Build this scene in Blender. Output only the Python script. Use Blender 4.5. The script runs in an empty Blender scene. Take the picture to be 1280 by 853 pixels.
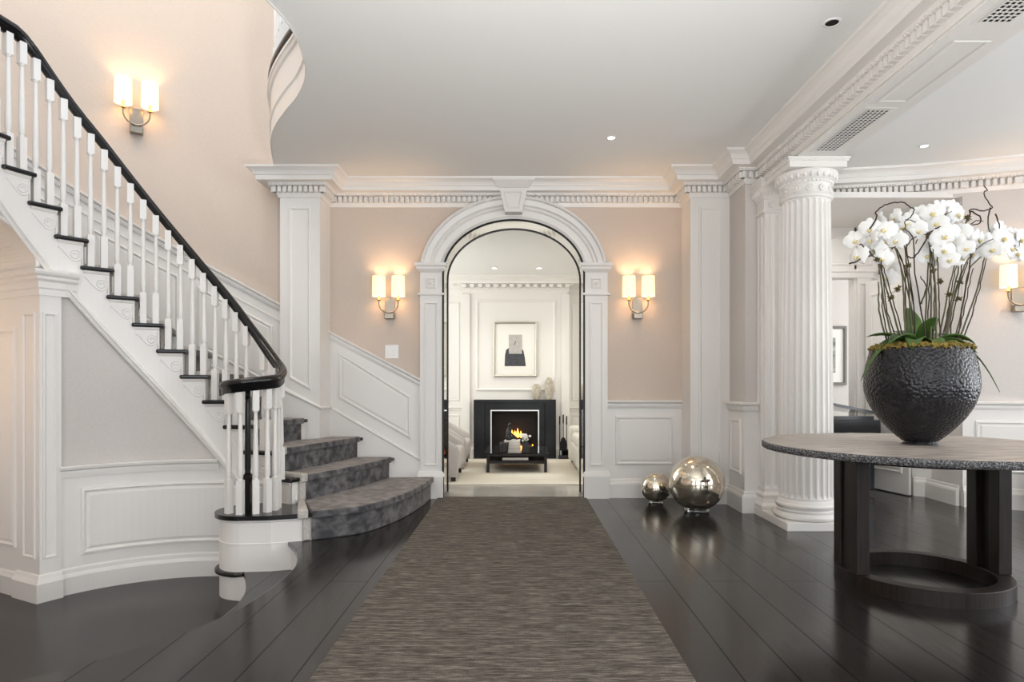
import bpy, bmesh, math, random
from math import sin, cos, pi, radians as R, sqrt, atan2, degrees
from mathutils import Vector, Matrix
random.seed(7)
SC = bpy.context.scene
COL = SC.collection
# ---------------------------------------------------------------- materials
def mat(name, col, rough=.5, metal=0., spec=.5, emit=None, estr=0., coat=0., trans=0., alpha=1., sheen=0.):
    m = bpy.data.materials.new(name); m.use_nodes = True
    b = m.node_tree.nodes['Principled BSDF']
    b.inputs['Base Color'].default_value = (*col, 1); b.inputs['Roughness'].default_value = rough
    b.inputs['Metallic'].default_value = metal; b.inputs['Specular IOR Level'].default_value = spec
    if emit: b.inputs['Emission Color'].default_value = (*emit, 1); b.inputs['Emission Strength'].default_value = estr
    if coat: b.inputs['Coat Weight'].default_value = coat; b.inputs['Coat Roughness'].default_value = .1
    if trans: b.inputs['Transmission Weight'].default_value = trans
    if sheen: b.inputs['Sheen Weight'].default_value = sheen
    return m
def nodes(m): return m.node_tree.nodes, m.node_tree.links, m.node_tree.nodes['Principled BSDF']
def texco(m, scale=(1,1,1), rot=(0,0,0), kind='Position'):
    N, L, b = nodes(m)
    if kind == 'Position': g = N.new('ShaderNodeNewGeometry'); o = g.outputs['Position']
    else: g = N.new('ShaderNodeTexCoord'); o = g.outputs[kind]
    mp = N.new('ShaderNodeMapping'); mp.inputs['Scale'].default_value = scale; mp.inputs['Rotation'].default_value = rot
    L.new(o, mp.inputs['Vector']); return mp.outputs['Vector']
def noise(m, vec, scale=5, detail=3, rough=.5):
    N, L, b = nodes(m); n = N.new('ShaderNodeTexNoise')
    n.inputs['Scale'].default_value = scale; n.inputs['Detail'].default_value = detail; n.inputs['Roughness'].default_value = rough
    L.new(vec, n.inputs['Vector']); return n.outputs['Fac']
def ramp(m, fac, stops):
    N, L, b = nodes(m); r = N.new('ShaderNodeValToRGB'); e = r.color_ramp.elements
    while len(e) < len(stops): e.new(.5)
    for k, (p, c) in enumerate(stops): e[k].position = p; e[k].color = (*c, 1)
    L.new(fac, r.inputs['Fac']); return r.outputs['Color']
def bump(m, h, strength=.2, dist=.01, inv=False):
    N, L, b = nodes(m); n = N.new('ShaderNodeBump'); n.inputs['Strength'].default_value = strength; n.inputs['Distance'].default_value = dist; n.invert = inv
    L.new(h, n.inputs['Height']); L.new(n.outputs['Normal'], b.inputs['Normal'])
def noisy(name, c1, c2, scale=5, vs=(1,1,1), rough=.5, bs=0., bd=.005, lo=.3, hi=.7, kind='Position', detail=3, **k):
    m = mat(name, c1, rough, **k); N, L, b = nodes(m)
    f = noise(m, texco(m, vs, kind=kind), scale, detail)
    L.new(ramp(m, f, [(lo, c1), (hi, c2)]), b.inputs['Base Color'])
    if bs: bump(m, f, bs, bd)
    return m
M = {}
M['white'] = mat('white_paint', (.81,.785,.75), .34)
M['ceil'] = mat('ceiling_paint', (.84,.84,.825), .6)
M['linen'] = noisy('linen_wall', (.60,.512,.44), (.66,.567,.49), 1, (60,60,260), .75, .12, .002)
m = M['linen']; N, L, b = nodes(m)
M['linen2'] = noisy('grey_linen_wall', (.60,.56,.53), (.66,.62,.585), 1, (60,60,260), .7, .12, .002)
M['black'] = mat('black_lacquer', (.008,.0075,.008), .22)
M['steel'] = mat('polished_steel', (.72,.71,.69), .05, 1.)
M['nickel'] = mat('aged_nickel', (.30,.26,.21), .28, 1.)
M['darkline'] = mat('dark_bronze', (.015,.013,.012), .35, .6)
M['shade'] = mat('lamp_shade', (.85,.75,.58), .8, emit=(1.,.70,.38), estr=.75)
M['bulb'] = mat('lit_bulb', (1,.9,.7), .5, emit=(1.,.8,.5), estr=12.)
M['espresso'] = noisy('espresso_wood', (.008,.006,.005), (.024,.015,.011), 3, (30,30,2), .42, spec=.3)
M['ebony'] = mat('piano_black', (.005,.005,.006), .1, spec=.35)
M['velvet'] = noisy('grey_velvet', (.045,.045,.049), (.175,.168,.167), 11, (1.2,1.2,1.5), .9, .25, .004, .38, .66, detail=9, sheen=.32)
M['velvet'].node_tree.nodes['Principled BSDF'].inputs['Sheen Tint'].default_value = (1.,.84,.74,1)
M['velvet'].node_tree.nodes['Principled BSDF'].inputs['Sheen Roughness'].default_value = .35
M['binding'] = noisy('beige_binding', (.42,.39,.35), (.56,.53,.49), 60, (1,1,1), .9, .3, .003)
M['cream'] = noisy('cream_hide', (.66,.60,.50), (.78,.74,.65), 1.2, (1,2,1), .9)
M['satin'] = mat('satin_steel', (.8,.79,.77), .35, 1.)
M['stone'] = noisy('polished_stone', (.42,.39,.35), (.52,.49,.44), 2, (1,1,1), .12)
M['marble'] = noisy('black_marble', (.004,.0045,.006), (.016,.018,.021), 3, (1,1,1), .3, lo=.4, hi=.8, spec=.3)
M['soot'] = mat('firebox_soot', (.006,.005,.005), .9)
M['fab'] = noisy('grey_upholstery', (.48,.45,.43), (.56,.53,.51), 90, (1,1,1), .9, .2, .002)
M['fab2'] = noisy('ivory_upholstery', (.62,.59,.52), (.7,.67,.6), 90, (1,1,1), .9, .2, .002)
M['petal'] = mat('white_petal', (.86,.86,.84), .55)
M['lip'] = mat('yellow_lip', (.72,.60,.28), .6)
M['leaf'] = noisy('orchid_leaf', (.035,.085,.015), (.10,.19,.04), 8, (1,1,1), .4)
M['stem'] = noisy('green_stem', (.06,.08,.025), (.12,.09,.05), 30, (1,1,1), .6)
M['twig'] = mat('dark_twig', (.045,.025,.016), .8)
M['moss'] = noisy('gold_moss', (.10,.075,.01), (.36,.25,.05), 60, (1,1,1), .95, .6, .01)
M['raffia'] = noisy('raffia_tie', (.06,.05,.015), (.16,.12,.04), 80, (1,1,1), .9)
M['book'] = mat('book_cover_pale', (.62,.60,.56), .6)
M['book2'] = mat('book_cover_grey', (.36,.36,.36), .6)
M['bookd'] = mat('book_cover_black', (.02,.02,.022), .5)
M['paper'] = mat('page_paper', (.75,.72,.66), .8)
M['paperw'] = mat('print_paper', (.84,.82,.78), .7)
M['ink'] = noisy('print_ink', (.03,.032,.04), (.07,.07,.08), 30)
M['greyp'] = noisy('grey_print', (.42,.40,.38), (.50,.48,.46), 30)
M['silverframe'] = mat('silver_frame', (.45,.42,.36), .35, .8)
M['greyframe'] = mat('grey_wood_frame', (.17,.155,.14), .5)
M['statue'] = mat('dark_bronze_statue', (.02,.021,.024), .35, .3)
M['vase'] = noisy('mottled_vase', (.36,.31,.24), (.58,.53,.45), 25, (1,1,1), .45)
M['glassd'] = mat('smoked_glass', (.12,.14,.14), .05, trans=.85)
M['clear'] = mat('clear_glass', (.9,.95,.95), .02, trans=1.)
M['plastic'] = mat('white_plastic', (.86,.85,.83), .3)
M['void_shade'] = mat('painted_void_shade', (.004,.004,.004), .9)  # near-black colour standing in for shade inside openings
M['lens'] = mat('lit_downlight', (1,1,1), .5, emit=(1.,.93,.8), estr=14.)
M['flame'] = mat('fire_flame', (1,.4,.05), .5, emit=(1.,.33,.04), estr=4.)
M['ember'] = mat('fire_ember', (.25,.05,.01), .8, emit=(1.,.16,.02), estr=.5)
M['log'] = noisy('charred_log', (.012,.009,.007), (.07,.045,.03), 20, (1,1,1), .9)
M['brass'] = mat('brass', (.6,.42,.18), .25, 1.)
# glossy dark plank floor
m = M['floor'] = mat('dark_plank_floor', (.03,.026,.024), .2, spec=.5); N, L, b = nodes(m)
v = texco(m, (1,1,1), (0,0,R(90)))
br = N.new('ShaderNodeTexBrick'); br.offset = .37; L.new(v, br.inputs['Vector'])
for k, x in (('Scale',1.),('Mortar Size',.0034),('Mortar Smooth',.1),('Bias',0.),('Brick Width',3.4),('Row Height',.2)): br.inputs[k].default_value = x
br.inputs['Color1'].default_value = (.017,.0145,.0135,1); br.inputs['Color2'].default_value = (.027,.023,.021,1); br.inputs['Mortar'].default_value = (.003,.003,.003,1)
nz = noise(m, texco(m, (14,1.2,1)), 3, 4)
mx = N.new('ShaderNodeMix'); mx.data_type = 'RGBA'; mx.blend_type = 'MULTIPLY'; mx.inputs['Factor'].default_value = .55
L.new(br.outputs['Color'], mx.inputs['A']); L.new(ramp(m, nz, [(.25,(.6,.6,.6)),(.75,(1.25,1.25,1.25))]), mx.inputs['B']); L.new(mx.outputs['Result'], b.inputs['Base Color'])
mr = N.new('ShaderNodeMapRange'); L.new(nz, mr.inputs['Value']); mr.inputs['To Min'].default_value = .12; mr.inputs['To Max'].default_value = .24; L.new(mr.outputs['Result'], b.inputs['Roughness'])
bump(m, br.outputs['Fac'], .25, .003, True)
ms_ = N.new('ShaderNodeMapRange'); L.new(br.outputs['Fac'], ms_.inputs['Value']); ms_.inputs['To Min'].default_value = .42; ms_.inputs['To Max'].default_value = .1; L.new(ms_.outputs['Result'], b.inputs['Specular IOR Level'])
# curved-grain floor of the pit
M['floorlow'] = noisy('dark_pit_floor', (.017,.0145,.0135), (.026,.022,.020), 3, (14,1.2,1), .22, spec=.3)
# woven runner
m = M['weave'] = mat('woven_sisal', (.09,.08,.07), .85, spec=.2); N, L, b = nodes(m)
n1 = noise(m, texco(m, (20,190,1)), 1, 2); n2 = noise(m, texco(m, (230,480,1)), 1, 1); n3 = noise(m, texco(m, (6,60,1)), 1, 3)
ad = N.new('ShaderNodeMath'); ad.operation = 'ADD'; L.new(n1, ad.inputs[0]); L.new(n2, ad.inputs[1])
ad2 = N.new('ShaderNodeMath'); ad2.operation = 'ADD'; L.new(ad.outputs[0], ad2.inputs[0]); L.new(n3, ad2.inputs[1])
dv = N.new('ShaderNodeMath'); dv.operation = 'DIVIDE'; L.new(ad2.outputs[0], dv.inputs[0]); dv.inputs[1].default_value = 3.
L.new(ramp(m, dv.outputs[0], [(.39,(.026,.023,.020)),(.5,(.098,.085,.072)),(.61,(.26,.235,.20))]), b.inputs['Base Color']); bump(m, dv.outputs[0], .5, .004)
# table stone: honed face, its colour lightened to stand in for reflection, and rough chipped edge
m = M['stonetop_sheen'] = noisy('honed_stone_painted_sheen', (.27,.235,.21), (.52,.46,.405), 3, (2.2,14,1), .4, .15, .002, lo=.38, hi=.62, detail=7)
m = M['stoneedge'] = noisy('chipped_stone', (.03,.03,.033), (.38,.38,.38), 130, (1,1,1), .7, .9, .006, .45, .75, detail=5)
# hammered pot
m = M['pot'] = mat('hammered_black', (.012,.012,.015), .2, .1, spec=.4, coat=.08); N, L, b = nodes(m)
f_ = noise(m, texco(m, kind='Object'), 25, 3); L.new(ramp(m, f_, [(.35,(.009,.009,.011)),(.65,(.018,.018,.022))]), b.inputs['Base Color'])
# mercury glass
m = M['mercury'] = mat('mercury_glass', (.80,.75,.66), .06, .95, coat=1.); N, L, b = nodes(m)
nf = noise(m, texco(m, (1,1,1), kind='Object'), 60, 6, .7)
L.new(ramp(m, nf, [(.40,(.84,.78,.68)),(.56,(.74,.65,.50)),(.68,(.34,.28,.20))]), b.inputs['Base Color'])
mr = N.new('ShaderNodeMapRange'); L.new(nf, mr.inputs['Value']); mr.inputs['From Min'].default_value = .4; mr.inputs['From Max'].default_value = .7; mr.inputs['To Min'].default_value = .05; mr.inputs['To Max'].default_value = .30; L.new(mr.outputs['Result'], b.inputs['Roughness'])
# ---------------------------------------------------------------- mesh builder
class MB:
    def __init__(s): s.v = []; s.f = []; s.m = []; s.s = []
    def add(s, vs, fs, mi=0, sm=False):
        o = len(s.v); s.v += [tuple(p) for p in vs]
        for f in fs: s.f.append([o+i for i in f]); s.m.append(mi); s.s.append(sm)
        return s
    def box(s, x0, x1, y0, y1, z0, z1, mi=0, T=None):
        vs = [(x0,y0,z0),(x1,y0,z0),(x1,y1,z0),(x0,y1,z0),(x0,y0,z1),(x1,y0,z1),(x1,y1,z1),(x0,y1,z1)]
        if T: vs = [T @ Vector(p) for p in vs]
        return s.add(vs, [(0,3,2,1),(4,5,6,7),(0,1,5,4),(1,2,6,5),(2,3,7,6),(3,0,4,7)], mi)
    def prism(s, poly, z0, z1, mi=0, mt=None, T=None):
        n = len(poly); vs = [(x,y,z0) for x,y in poly] + [(x,y,z1) for x,y in poly]
        if T: vs = [T @ Vector(p) for p in vs]
        s.add(vs, [tuple(range(n-1,-1,-1))] + [(i,(i+1)%n,(i+1)%n+n,i+n) for i in range(n)], mi)
        o = len(s.v)-2*n; s.f.append([o+n+i for i in range(n)]); s.m.append(mi if mt is None else mt); s.s.append(False)
        return s
    def xz(s, poly, y0, y1, mi=0):           # prism of an XZ outline, extruded along Y
        n = len(poly); vs = [(x,y0,z) for x,z in poly] + [(x,y1,z) for x,z in poly]
        return s.add(vs, [tuple(range(n)), tuple(range(2*n-1,n-1,-1))] + [(i,i+n,(i+1)%n+n,(i+1)%n) for i in range(n)], mi)
    def grid(s, pts, nu, nv, mi=0, sm=True, cu=False, cv=False):   # pts[u*nv+v]
        fs = []
        for u in range(nu if cu else nu-1):
            for w in range(nv if cv else nv-1):
                a = u*nv+w; b_ = u*nv+(w+1)%nv; c = ((u+1)%nu)*nv+(w+1)%nv; d = ((u+1)%nu)*nv+w
                fs.append((a,d,c,b_))
        return s.add(pts, fs, mi, sm)
    def lathe(s, prof, c=(0,0,0), n=32, mi=0, sm=True, T=None, cap=True):
        vs = [(c[0]+r*cos(2*pi*k/n), c[1]+r*sin(2*pi*k/n), c[2]+z) for k in range(n) for r, z in prof]
        if T: vs = [T @ Vector(p) for p in vs]
        s.grid(vs, n, len(prof), mi, sm, cu=True)
        if cap:
            o = len(s.v)-len(vs); q = len(prof)
            if prof[0][0] > 1e-5: s.f.append([o+k*q for k in range(n-1,-1,-1)]); s.m.append(mi); s.s.append(False)
            if prof[-1][0] > 1e-5: s.f.append([o+k*q+q-1 for k in range(n)]); s.m.append(mi); s.s.append(False)
        return s
    def tube(s, pts, r, n=8, mi=0, sm=True, closed=False):
        pts = [Vector(p) for p in pts]; K = len(pts); rs = r if isinstance(r, (list,tuple)) else [r]*K
        vs = []; up = Vector((0,0,1)); prev = None
        for i, p in enumerate(pts):
            if closed: t = pts[(i+1)%K]-pts[i-1]
            else: t = pts[min(i+1,K-1)]-pts[max(i-1,0)]
            if t.length < 1e-9: t = Vector((0,0,1))
            t.normalize()
            if prev is None:
                a = up if abs(t.z) < .9 else Vector((1,0,0)); x = t.cross(a).normalized()
            else:
                x = prev - t*prev.dot(t)
                x = x.normalized() if x.length > 1e-6 else t.orthogonal().normalized()
            prev = x; y = t.cross(x)
            for k in range(n):
                a = 2*pi*k/n; vs.append(p + (x*cos(a)+y*sin(a))*rs[i])
        s.grid(vs, K, n, mi, sm, cu=closed, cv=True)
        if not closed:
            o = len(s.v)-len(vs)
            s.f.append([o+k for k in range(n)]); s.f.append([o+(K-1)*n+k for k in range(n-1,-1,-1)]); s.m += [mi,mi]; s.s += [False,False]
        return s
    def sweep(s, path, prof, closed=False, mi=0, sm=False, flip=False):   # prof (o,z): o to the right of travel
        P = [Vector(p) for p in path]; K = len(P); nrm = []
        def nn(a, b):
            d = Vector((b.x-a.x, b.y-a.y)); d.normalize(); n_ = Vector((d.y,-d.x)); return -n_ if flip else n_
        for i in range(K):
            ns = []
            if i > 0 or closed: ns.append(nn(P[i-1], P[i]))
            if i < K-1 or closed: ns.append(nn(P[i], P[(i+1)%K]))
            if len(ns) == 2:
                h = ns[0]+ns[1]; d = h.dot(h); n_ = h*(2/d) if d > .05 else ns[0]
            else: n_ = ns[0]
            nrm.append(n_)
        vs = [(P[i].x+nrm[i].x*o, P[i].y+nrm[i].y*o, P[i].z+z) for i in range(K) for o, z in prof]
        q = len(prof); s.grid(vs, K, q, mi, sm, cu=closed, cv=True)
        if not closed:
            b0 = len(s.v)-len(vs); s.f.append([b0+k for k in range(q)]); s.f.append([b0+(K-1)*q+k for k in range(q-1,-1,-1)]); s.m += [mi,mi]; s.s += [False,False]
        return s
    def sphere(s, c, r, n=16, mi=0, sc=(1,1,1)):
        prof = [(sin(pi*k/n), -cos(pi*k/n)) for k in range(n+1)]
        vs = [(c[0]+r*sc[0]*a*cos(2*pi*j/(2*n)), c[1]+r*sc[1]*a*sin(2*pi*j/(2*n)), c[2]+r*sc[2]*z) for j in range(2*n) for a, z in prof]
        return s.grid(vs, 2*n, n+1, mi, True, cu=True)
    def panel(s, poly, rings, f, seg=1, fill=False, mi=0):      # mitred rings of a moulding on a mapped surface
        n = len(poly); ar = sum(poly[i][0]*poly[(i+1)%n][1]-poly[(i+1)%n][0]*poly[i][1] for i in range(n)); sg = 1 if ar > 0 else -1
        def inset(d):
            out = []
            for i in range(n):
                a, b_, c = Vector(poly[i-1]), Vector(poly[i]), Vector(poly[(i+1)%n])
                e1 = (b_-a).normalized(); e2 = (c-b_).normalized()
                n1 = Vector((-e1.y,e1.x))*sg; n2 = Vector((-e2.y,e2.x))*sg
                h = n1+n2; out.append(b_+h*(2*d/h.dot(h)))
            return out
        vs = []; q = n*seg
        for d, h in rings:
            p = inset(d)
            for i in range(n):
                for k in range(seg):
                    w = p[i].lerp(p[(i+1)%n], k/seg); vs.append(f(w.x, w.y, h))
        s.grid(vs, len(rings), q, mi, False, cv=True)
        if fill:
            d, h = rings[-1]; p = inset(d)
            g = []
            for i in range(seg+1):
                for j in range(seg+1):
                    w = p[0].lerp(p[1], i/seg).lerp(p[3].lerp(p[2], i/seg), j/seg); g.append(f(w.x, w.y, h))
            s.grid(g, seg+1, seg+1, mi, False)
        return s
    def build(s, name, mats, parent=None, local=False, bevel=0., bseg=2, recalc=True, weld=False, solid=0., sub=0):
        me = bpy.data.meshes.new(name)
        off = Vector((0,0,0)) if (parent is None or local) else wloc(parent)
        me.from_pydata([tuple(Vector(p)-off) for p in s.v], [], s.f)
        for x in (mats if isinstance(mats, (list,tuple)) else [mats]): me.materials.append(x)
        me.polygons.foreach_set('material_index', s.m); me.polygons.foreach_set('use_smooth', s.s)
        bm = bmesh.new(); bm.from_mesh(me)
        if weld: bmesh.ops.remove_doubles(bm, verts=bm.verts, dist=1e-5)
        if recalc: bmesh.ops.recalc_face_normals(bm, faces=bm.faces)
        bm.to_mesh(me); bm.free()
        o = bpy.data.objects.new(name, me); COL.objects.link(o)
        if parent: o.parent = parent
        if bevel:
            b_ = o.modifiers.new('edge', 'BEVEL'); b_.width = bevel; b_.segments = bseg; b_.limit_method = 'ANGLE'; b_.angle_limit = R(40); b_.harden_normals = False
        if solid: d = o.modifiers.new('thick', 'SOLIDIFY'); d.thickness = solid; d.offset = 0
        if sub: d = o.modifiers.new('smooth', 'SUBSURF'); d.levels = sub; d.render_levels = sub
        return o
def wloc(o):
    v_ = Vector(o.location)
    while o.parent: o = o.parent; v_ = v_+Vector(o.location)
    return v_
def tag(o, label, cat, group=None, kind=None):
    o['label'] = label; o['category'] = cat
    if group: o['group'] = group
    if kind: o['kind'] = kind
    return o
def thing(name, label, cat, loc=(0,0,0), rz=0., group=None):
    o = bpy.data.objects.new(name, None); COL.objects.link(o); o.location = loc; o.rotation_euler = (0,0,rz); o.empty_display_size = .1
    return tag(o, label, cat, group)
def struct(name, mb, m_, label, cat, bevel=0., **k):
    o = mb.build(name, m_, bevel=bevel, **k); o['kind'] = 'structure'; o['label'] = label; o['category'] = cat; return o
def dup(root, loc, rz=0., label=None):
    def cp(o, par):
        c = o.copy(); COL.objects.link(c); c.parent = par
        for ch in o.children: cp(ch, c)
        return c
    r_ = cp(root, None); r_.location = loc; r_.rotation_euler = (0,0,rz)
    if label: r_['label'] = label
    return r_
def lamp(name, kind, loc, energy, col=(1,1,1), rot=(0,0,0), size=(.1,.1), parent=None, spot=None, blend=.5):
    l = bpy.data.lights.new(name, kind); l.energy = energy; l.color = col
    if kind == 'AREA': l.shape = 'RECTANGLE'; l.size, l.size_y = size
    else: l.shadow_soft_size = size[0]
    if spot: l.spot_size = R(spot); l.spot_blend = blend
    o = bpy.data.objects.new(name, l); COL.objects.link(o); o.location = loc; o.rotation_euler = rot
    if parent: o.parent = parent
    return o
def arc(cx, cy, r, a0, a1, n): return [(cx+r*cos(R(a0+(a1-a0)*k/n)), cy+r*sin(R(a0+(a1-a0)*k/n))) for k in range(n+1)]
def P(x, y, D): return Vector(((x-648)*D/800, D, 1.05+(480-y)*D/800))    # a point seen at (x, y) lying at depth D
# ---------------------------------------------------------------- camera, world
cam = bpy.data.objects.new('camera', bpy.data.cameras.new('camera')); COL.objects.link(cam)
cam.location = (0,0,1.05); cam.rotation_euler = (R(90),0,0); cam.data.sensor_width = 36; cam.data.lens = 22.5
cam.data.shift_x = -8/1280; cam.data.shift_y = 53.5/1280; cam.data.clip_start = .05; SC.camera = cam
HC = 2.90; YW = 5.915; CX, CY = -2.2, 3.7; RS = .186
def pol(a, r): return (CX+r*cos(R(a)), CY+r*sin(R(a)))
def catmull(pts, n=6):
    out = []; K = len(pts)
    for i in range(K-1):
        p0, p1, p2, p3 = [Vector(pts[min(max(j,0),K-1)]) for j in (i-1,i,i+1,i+2)]
        for k in range(n):
            t = k/n; out.append(tuple(.5*((2*p1)+(p2-p0)*t+(2*p0-5*p1+4*p2-p3)*t*t+(3*p1-p0-3*p2+p3)*t**3)))
    out.append(tuple(pts[-1])); return out
# ---------------------------------------------------------------- floors
PIT = catmull([(-1.53,4.247),(-1.39,4.0),(-1.297,3.733),(-1.274,3.55),(-1.273,3.347),(-1.283,3.177),(-1.30,3.02),(-1.344,2.867),(-1.405,2.703),(-1.479,2.589),(-1.576,2.465),(-1.67,2.361),(-1.784,2.258),(-2.1,2.05),(-2.6,1.85),(-3.3,1.7),(-4.7,1.65)], 4)
mb = MB(); mb.prism([(-4.7,-3.2),(6.0,-3.2),(6.0,6.9),(-2.1,6.9),(-2.1,5.0),(-1.72,4.8),(-1.64,4.5)]+PIT, -.03, 0)
struct('floor', mb, M['floor'], 'glossy dark plank floor of the entrance hall', 'floor', bevel=.006)
mb = MB(); mb.sweep([(x,y,0) for x, y in PIT], [(-.02,-.19),(-.05,-.19),(-.05,-.03),(-.02,-.03)])
struct('trim_step', mb, M['white'], 'white curved riser below the edge of the plank floor', 'riser')
mb = MB(); mb.box(-4.8,-.9,1.2,5.9,-.40,-.372); struct('floor_lower', mb, M['floorlow'], 'sunken dark wood floor beside the stairs', 'floor')
VX, VY = -1.83, 4.40
MID = catmull([(-1.80,4.19),(-1.732,4.056),(-1.653,3.878),(-1.61,3.74),(-1.583,3.587),(-1.575,3.4),(-1.58,3.2),(-1.6,3.02),(-1.65,2.85),(-1.72,2.7),(-1.83,2.55),(-1.96,2.42),(-2.25,2.25),(-2.7,2.1),(-3.3,1.97),(-4.7,1.9)], 4)
drum = arc(VX, VY, .235, 120, 265, 20)
mb = MB(); mb.prism(drum+MID+[(-4.7,1.6)]+[(x+.06,y-.02) for x, y in PIT[::-1]]+[(-1.5,4.6)], -.216, -.186, 0)
ms = struct('floor_step', mb, M['floor'], 'dark intermediate curved step between plank floor and sunken floor', 'step', bevel=.011)
mb = MB(); mb.sweep([(x,y,0) for x, y in arc(VX,VY,.205,120,255,20)+[(x+.03,y) for x, y in MID[1:]]], [(0,-.372),(-.03,-.372),(-.03,-.216),(0,-.216)])
struct('trim_lower', mb, M['white'], 'white lowest curved riser beneath the intermediate step', 'riser')
# ---------------------------------------------------------------- ceiling with the stairwell opening
SCURVE = catmull([(-2.08,5.62),(-2.05,5.401),(-2.011,5.258),(-1.922,4.983),(-1.838,4.774),(-1.718,4.548),(-1.56,4.31),(-1.425,4.123),(-1.312,3.926),(-1.25,3.772),(-1.217,3.652),(-1.181,3.434),(-1.178,3.259),(-1.204,3.083),(-1.26,2.85),(-1.4,2.6),(-1.65,2.35),(-2.0,2.2),(-2.5,2.1),(-3.2,2.05),(-4.7,2.0)], 5)
mb = MB(); mb.prism([(-4.7,-3.2),(6.0,-3.2),(6.0,6.9),(1.0,6.9),(1.0,6.17),(-2.08,6.17)]+SCURVE, HC, HC+.05)
struct('ceiling', mb, M['ceil'], 'smooth pale ceiling with a curved stairwell opening', 'ceiling')
S3 = [(x,y,0) for x, y in SCURVE]
mb = MB(); mb.sweep(S3, [(.0012,2.893),(.008,2.893),(.008,2.912),(.004,2.915),(.004,3.02),(.014,3.03),(.014,3.05),(.004,3.06),(.004,3.24),(.016,3.25),(.022,3.275),(.03,3.28),(.03,3.30),(.004,3.31),(.004,3.345),(-.03,3.345),(-.03,2.93),(.0012,2.93)], sm=False)
struct('trim_landing', mb, M['white'], 'white moulded edge of the upper landing curving through the ceiling opening', 'fascia')
mb = MB(); mb.box(-4.8,-.9,1.9,6.3,5.9,5.95); struct('ceiling_upper', mb, M['ceil'], 'upper ceiling high above the stairwell', 'ceiling')
# upper landing balustrade, only its foot shows through the opening
t = thing('landing_balustrade', 'white balusters and black nosing of the upper landing, seen through the ceiling opening', 'balustrade', (-1.6,4.3,3.345))
mb = MB(); mb.sweep(S3, [(.026,3.345),(.026,3.38),(-.12,3.38),(-.12,3.345)]); mb.build('nosing', M['black'], t, bevel=.01)
mb = MB(); mb.sweep([(x,y,0) for x, y in SCURVE], [(.005,4.25),(.005,4.31),(-.055,4.31),(-.055,4.25)]); mb.build('handrail', M['black'], t)
acc = 0.; last = Vector(SCURVE[0]); cnt = 0
for p in SCURVE[1:]:
    p = Vector(p); d = (p-last).length; acc += d
    if acc > .1 and cnt < 40:
        acc = 0.; cnt += 1; n_ = Vector((-(p-last).y, (p-last).x)).normalized(); q = p+n_*.03
        b_ = MB(); w = .017
        b_.box(q.x-w,q.x+w,q.y-w,q.y+w,3.38,3.58); b_.lathe([(.016,3.58),(.010,3.62),(.015,3.75),(.010,4.15)], (q.x,q.y,0), 10); b_.box(q.x-w,q.x+w,q.y-w,q.y+w,4.15,4.25); b_.build('baluster', M['white'], t)
    last = p
# ---------------------------------------------------------------- back wall with the arch
AX, AHW, AZ, AR = -.044, .650, 2.05, .505
ell = [(AX-AHW*cos(pi*k/40), AZ+AR*sin(pi*k/40)) for k in range(41)]
mb = MB(); mb.xz([(-2.15,0),(AX-AHW,0)]+ell+[(AX+AHW,0),(2.46,0),(2.46,HC),(-2.15,HC)], YW, YW+.25)
struct('wall_back', mb, M['linen'], 'beige linen wall at the back of the hall, pierced by the tall archway', 'wall')
fb = lambda u, v, h: (u, YW-h, v)
RAISE = [(0,0),(.004,.012),(.018,.016),(.024,.006),(.032,.004),(.05,.010)]
RFLAT = [(0,0),(.003,.012),(.014,.014),(.022,.004),(.024,0)]
# dado right of the arch
mb = MB(); mb.box(.80,1.51,YW-.008,YW,0,.88); mb.panel([(.895,.30),(1.43,.30),(1.43,.755),(.895,.755)], RAISE, lambda u,v,h: (u,YW-.008-h,v), fill=True)
CR = [(0,-.045),(.012,-.045),(.016,-.03),(.012,-.024),(.02,-.018),(.034,-.006),(.036,.006),(.03,.012),(0,.012)]
CRM = [(0,-.05),(.014,-.05),(.02,-.03),(.02,-.012),(.04,0),(.042,.014),(.03,.02),(0,.02)]
mb.sweep([(.80,YW-.008,.88),(1.51,YW-.008,.88)], CRM)
struct('trim_dado', mb, M['white'], 'white panelled dado between the arch and the right pier', 'wainscot')
# raking dado left of the arch
mb = MB(); X0, X1 = -1.75, -.88
mb.xz([(X0,0),(X1,0),(X1,1.075),(X0,1.535)], YW-.008, YW)
mb.panel([(-1.662,.92),(-.990,.535),(-.990,.932),(-1.662,1.353)], RAISE, lambda u,v,h: (u,YW-.008-h,v), fill=True)
mb.sweep([(X0,YW-.008,1.525),(X1,YW-.008,1.065)], CRM)
mb.xz([(X0,0),(X1,0),(X1,.335),(X0,.84)], YW-.02, YW-.008)
mb.sweep([(X0,YW-.008,.845),(X1,YW-.008,.34)], [(0,-.02),(.016,-.02),(.022,-.004),(.014,.012),(0,.016)])
struct('trim_raking_dado', mb, M['white'], 'white raking panelled dado climbing beside the lowest steps', 'wainscot')
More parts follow.
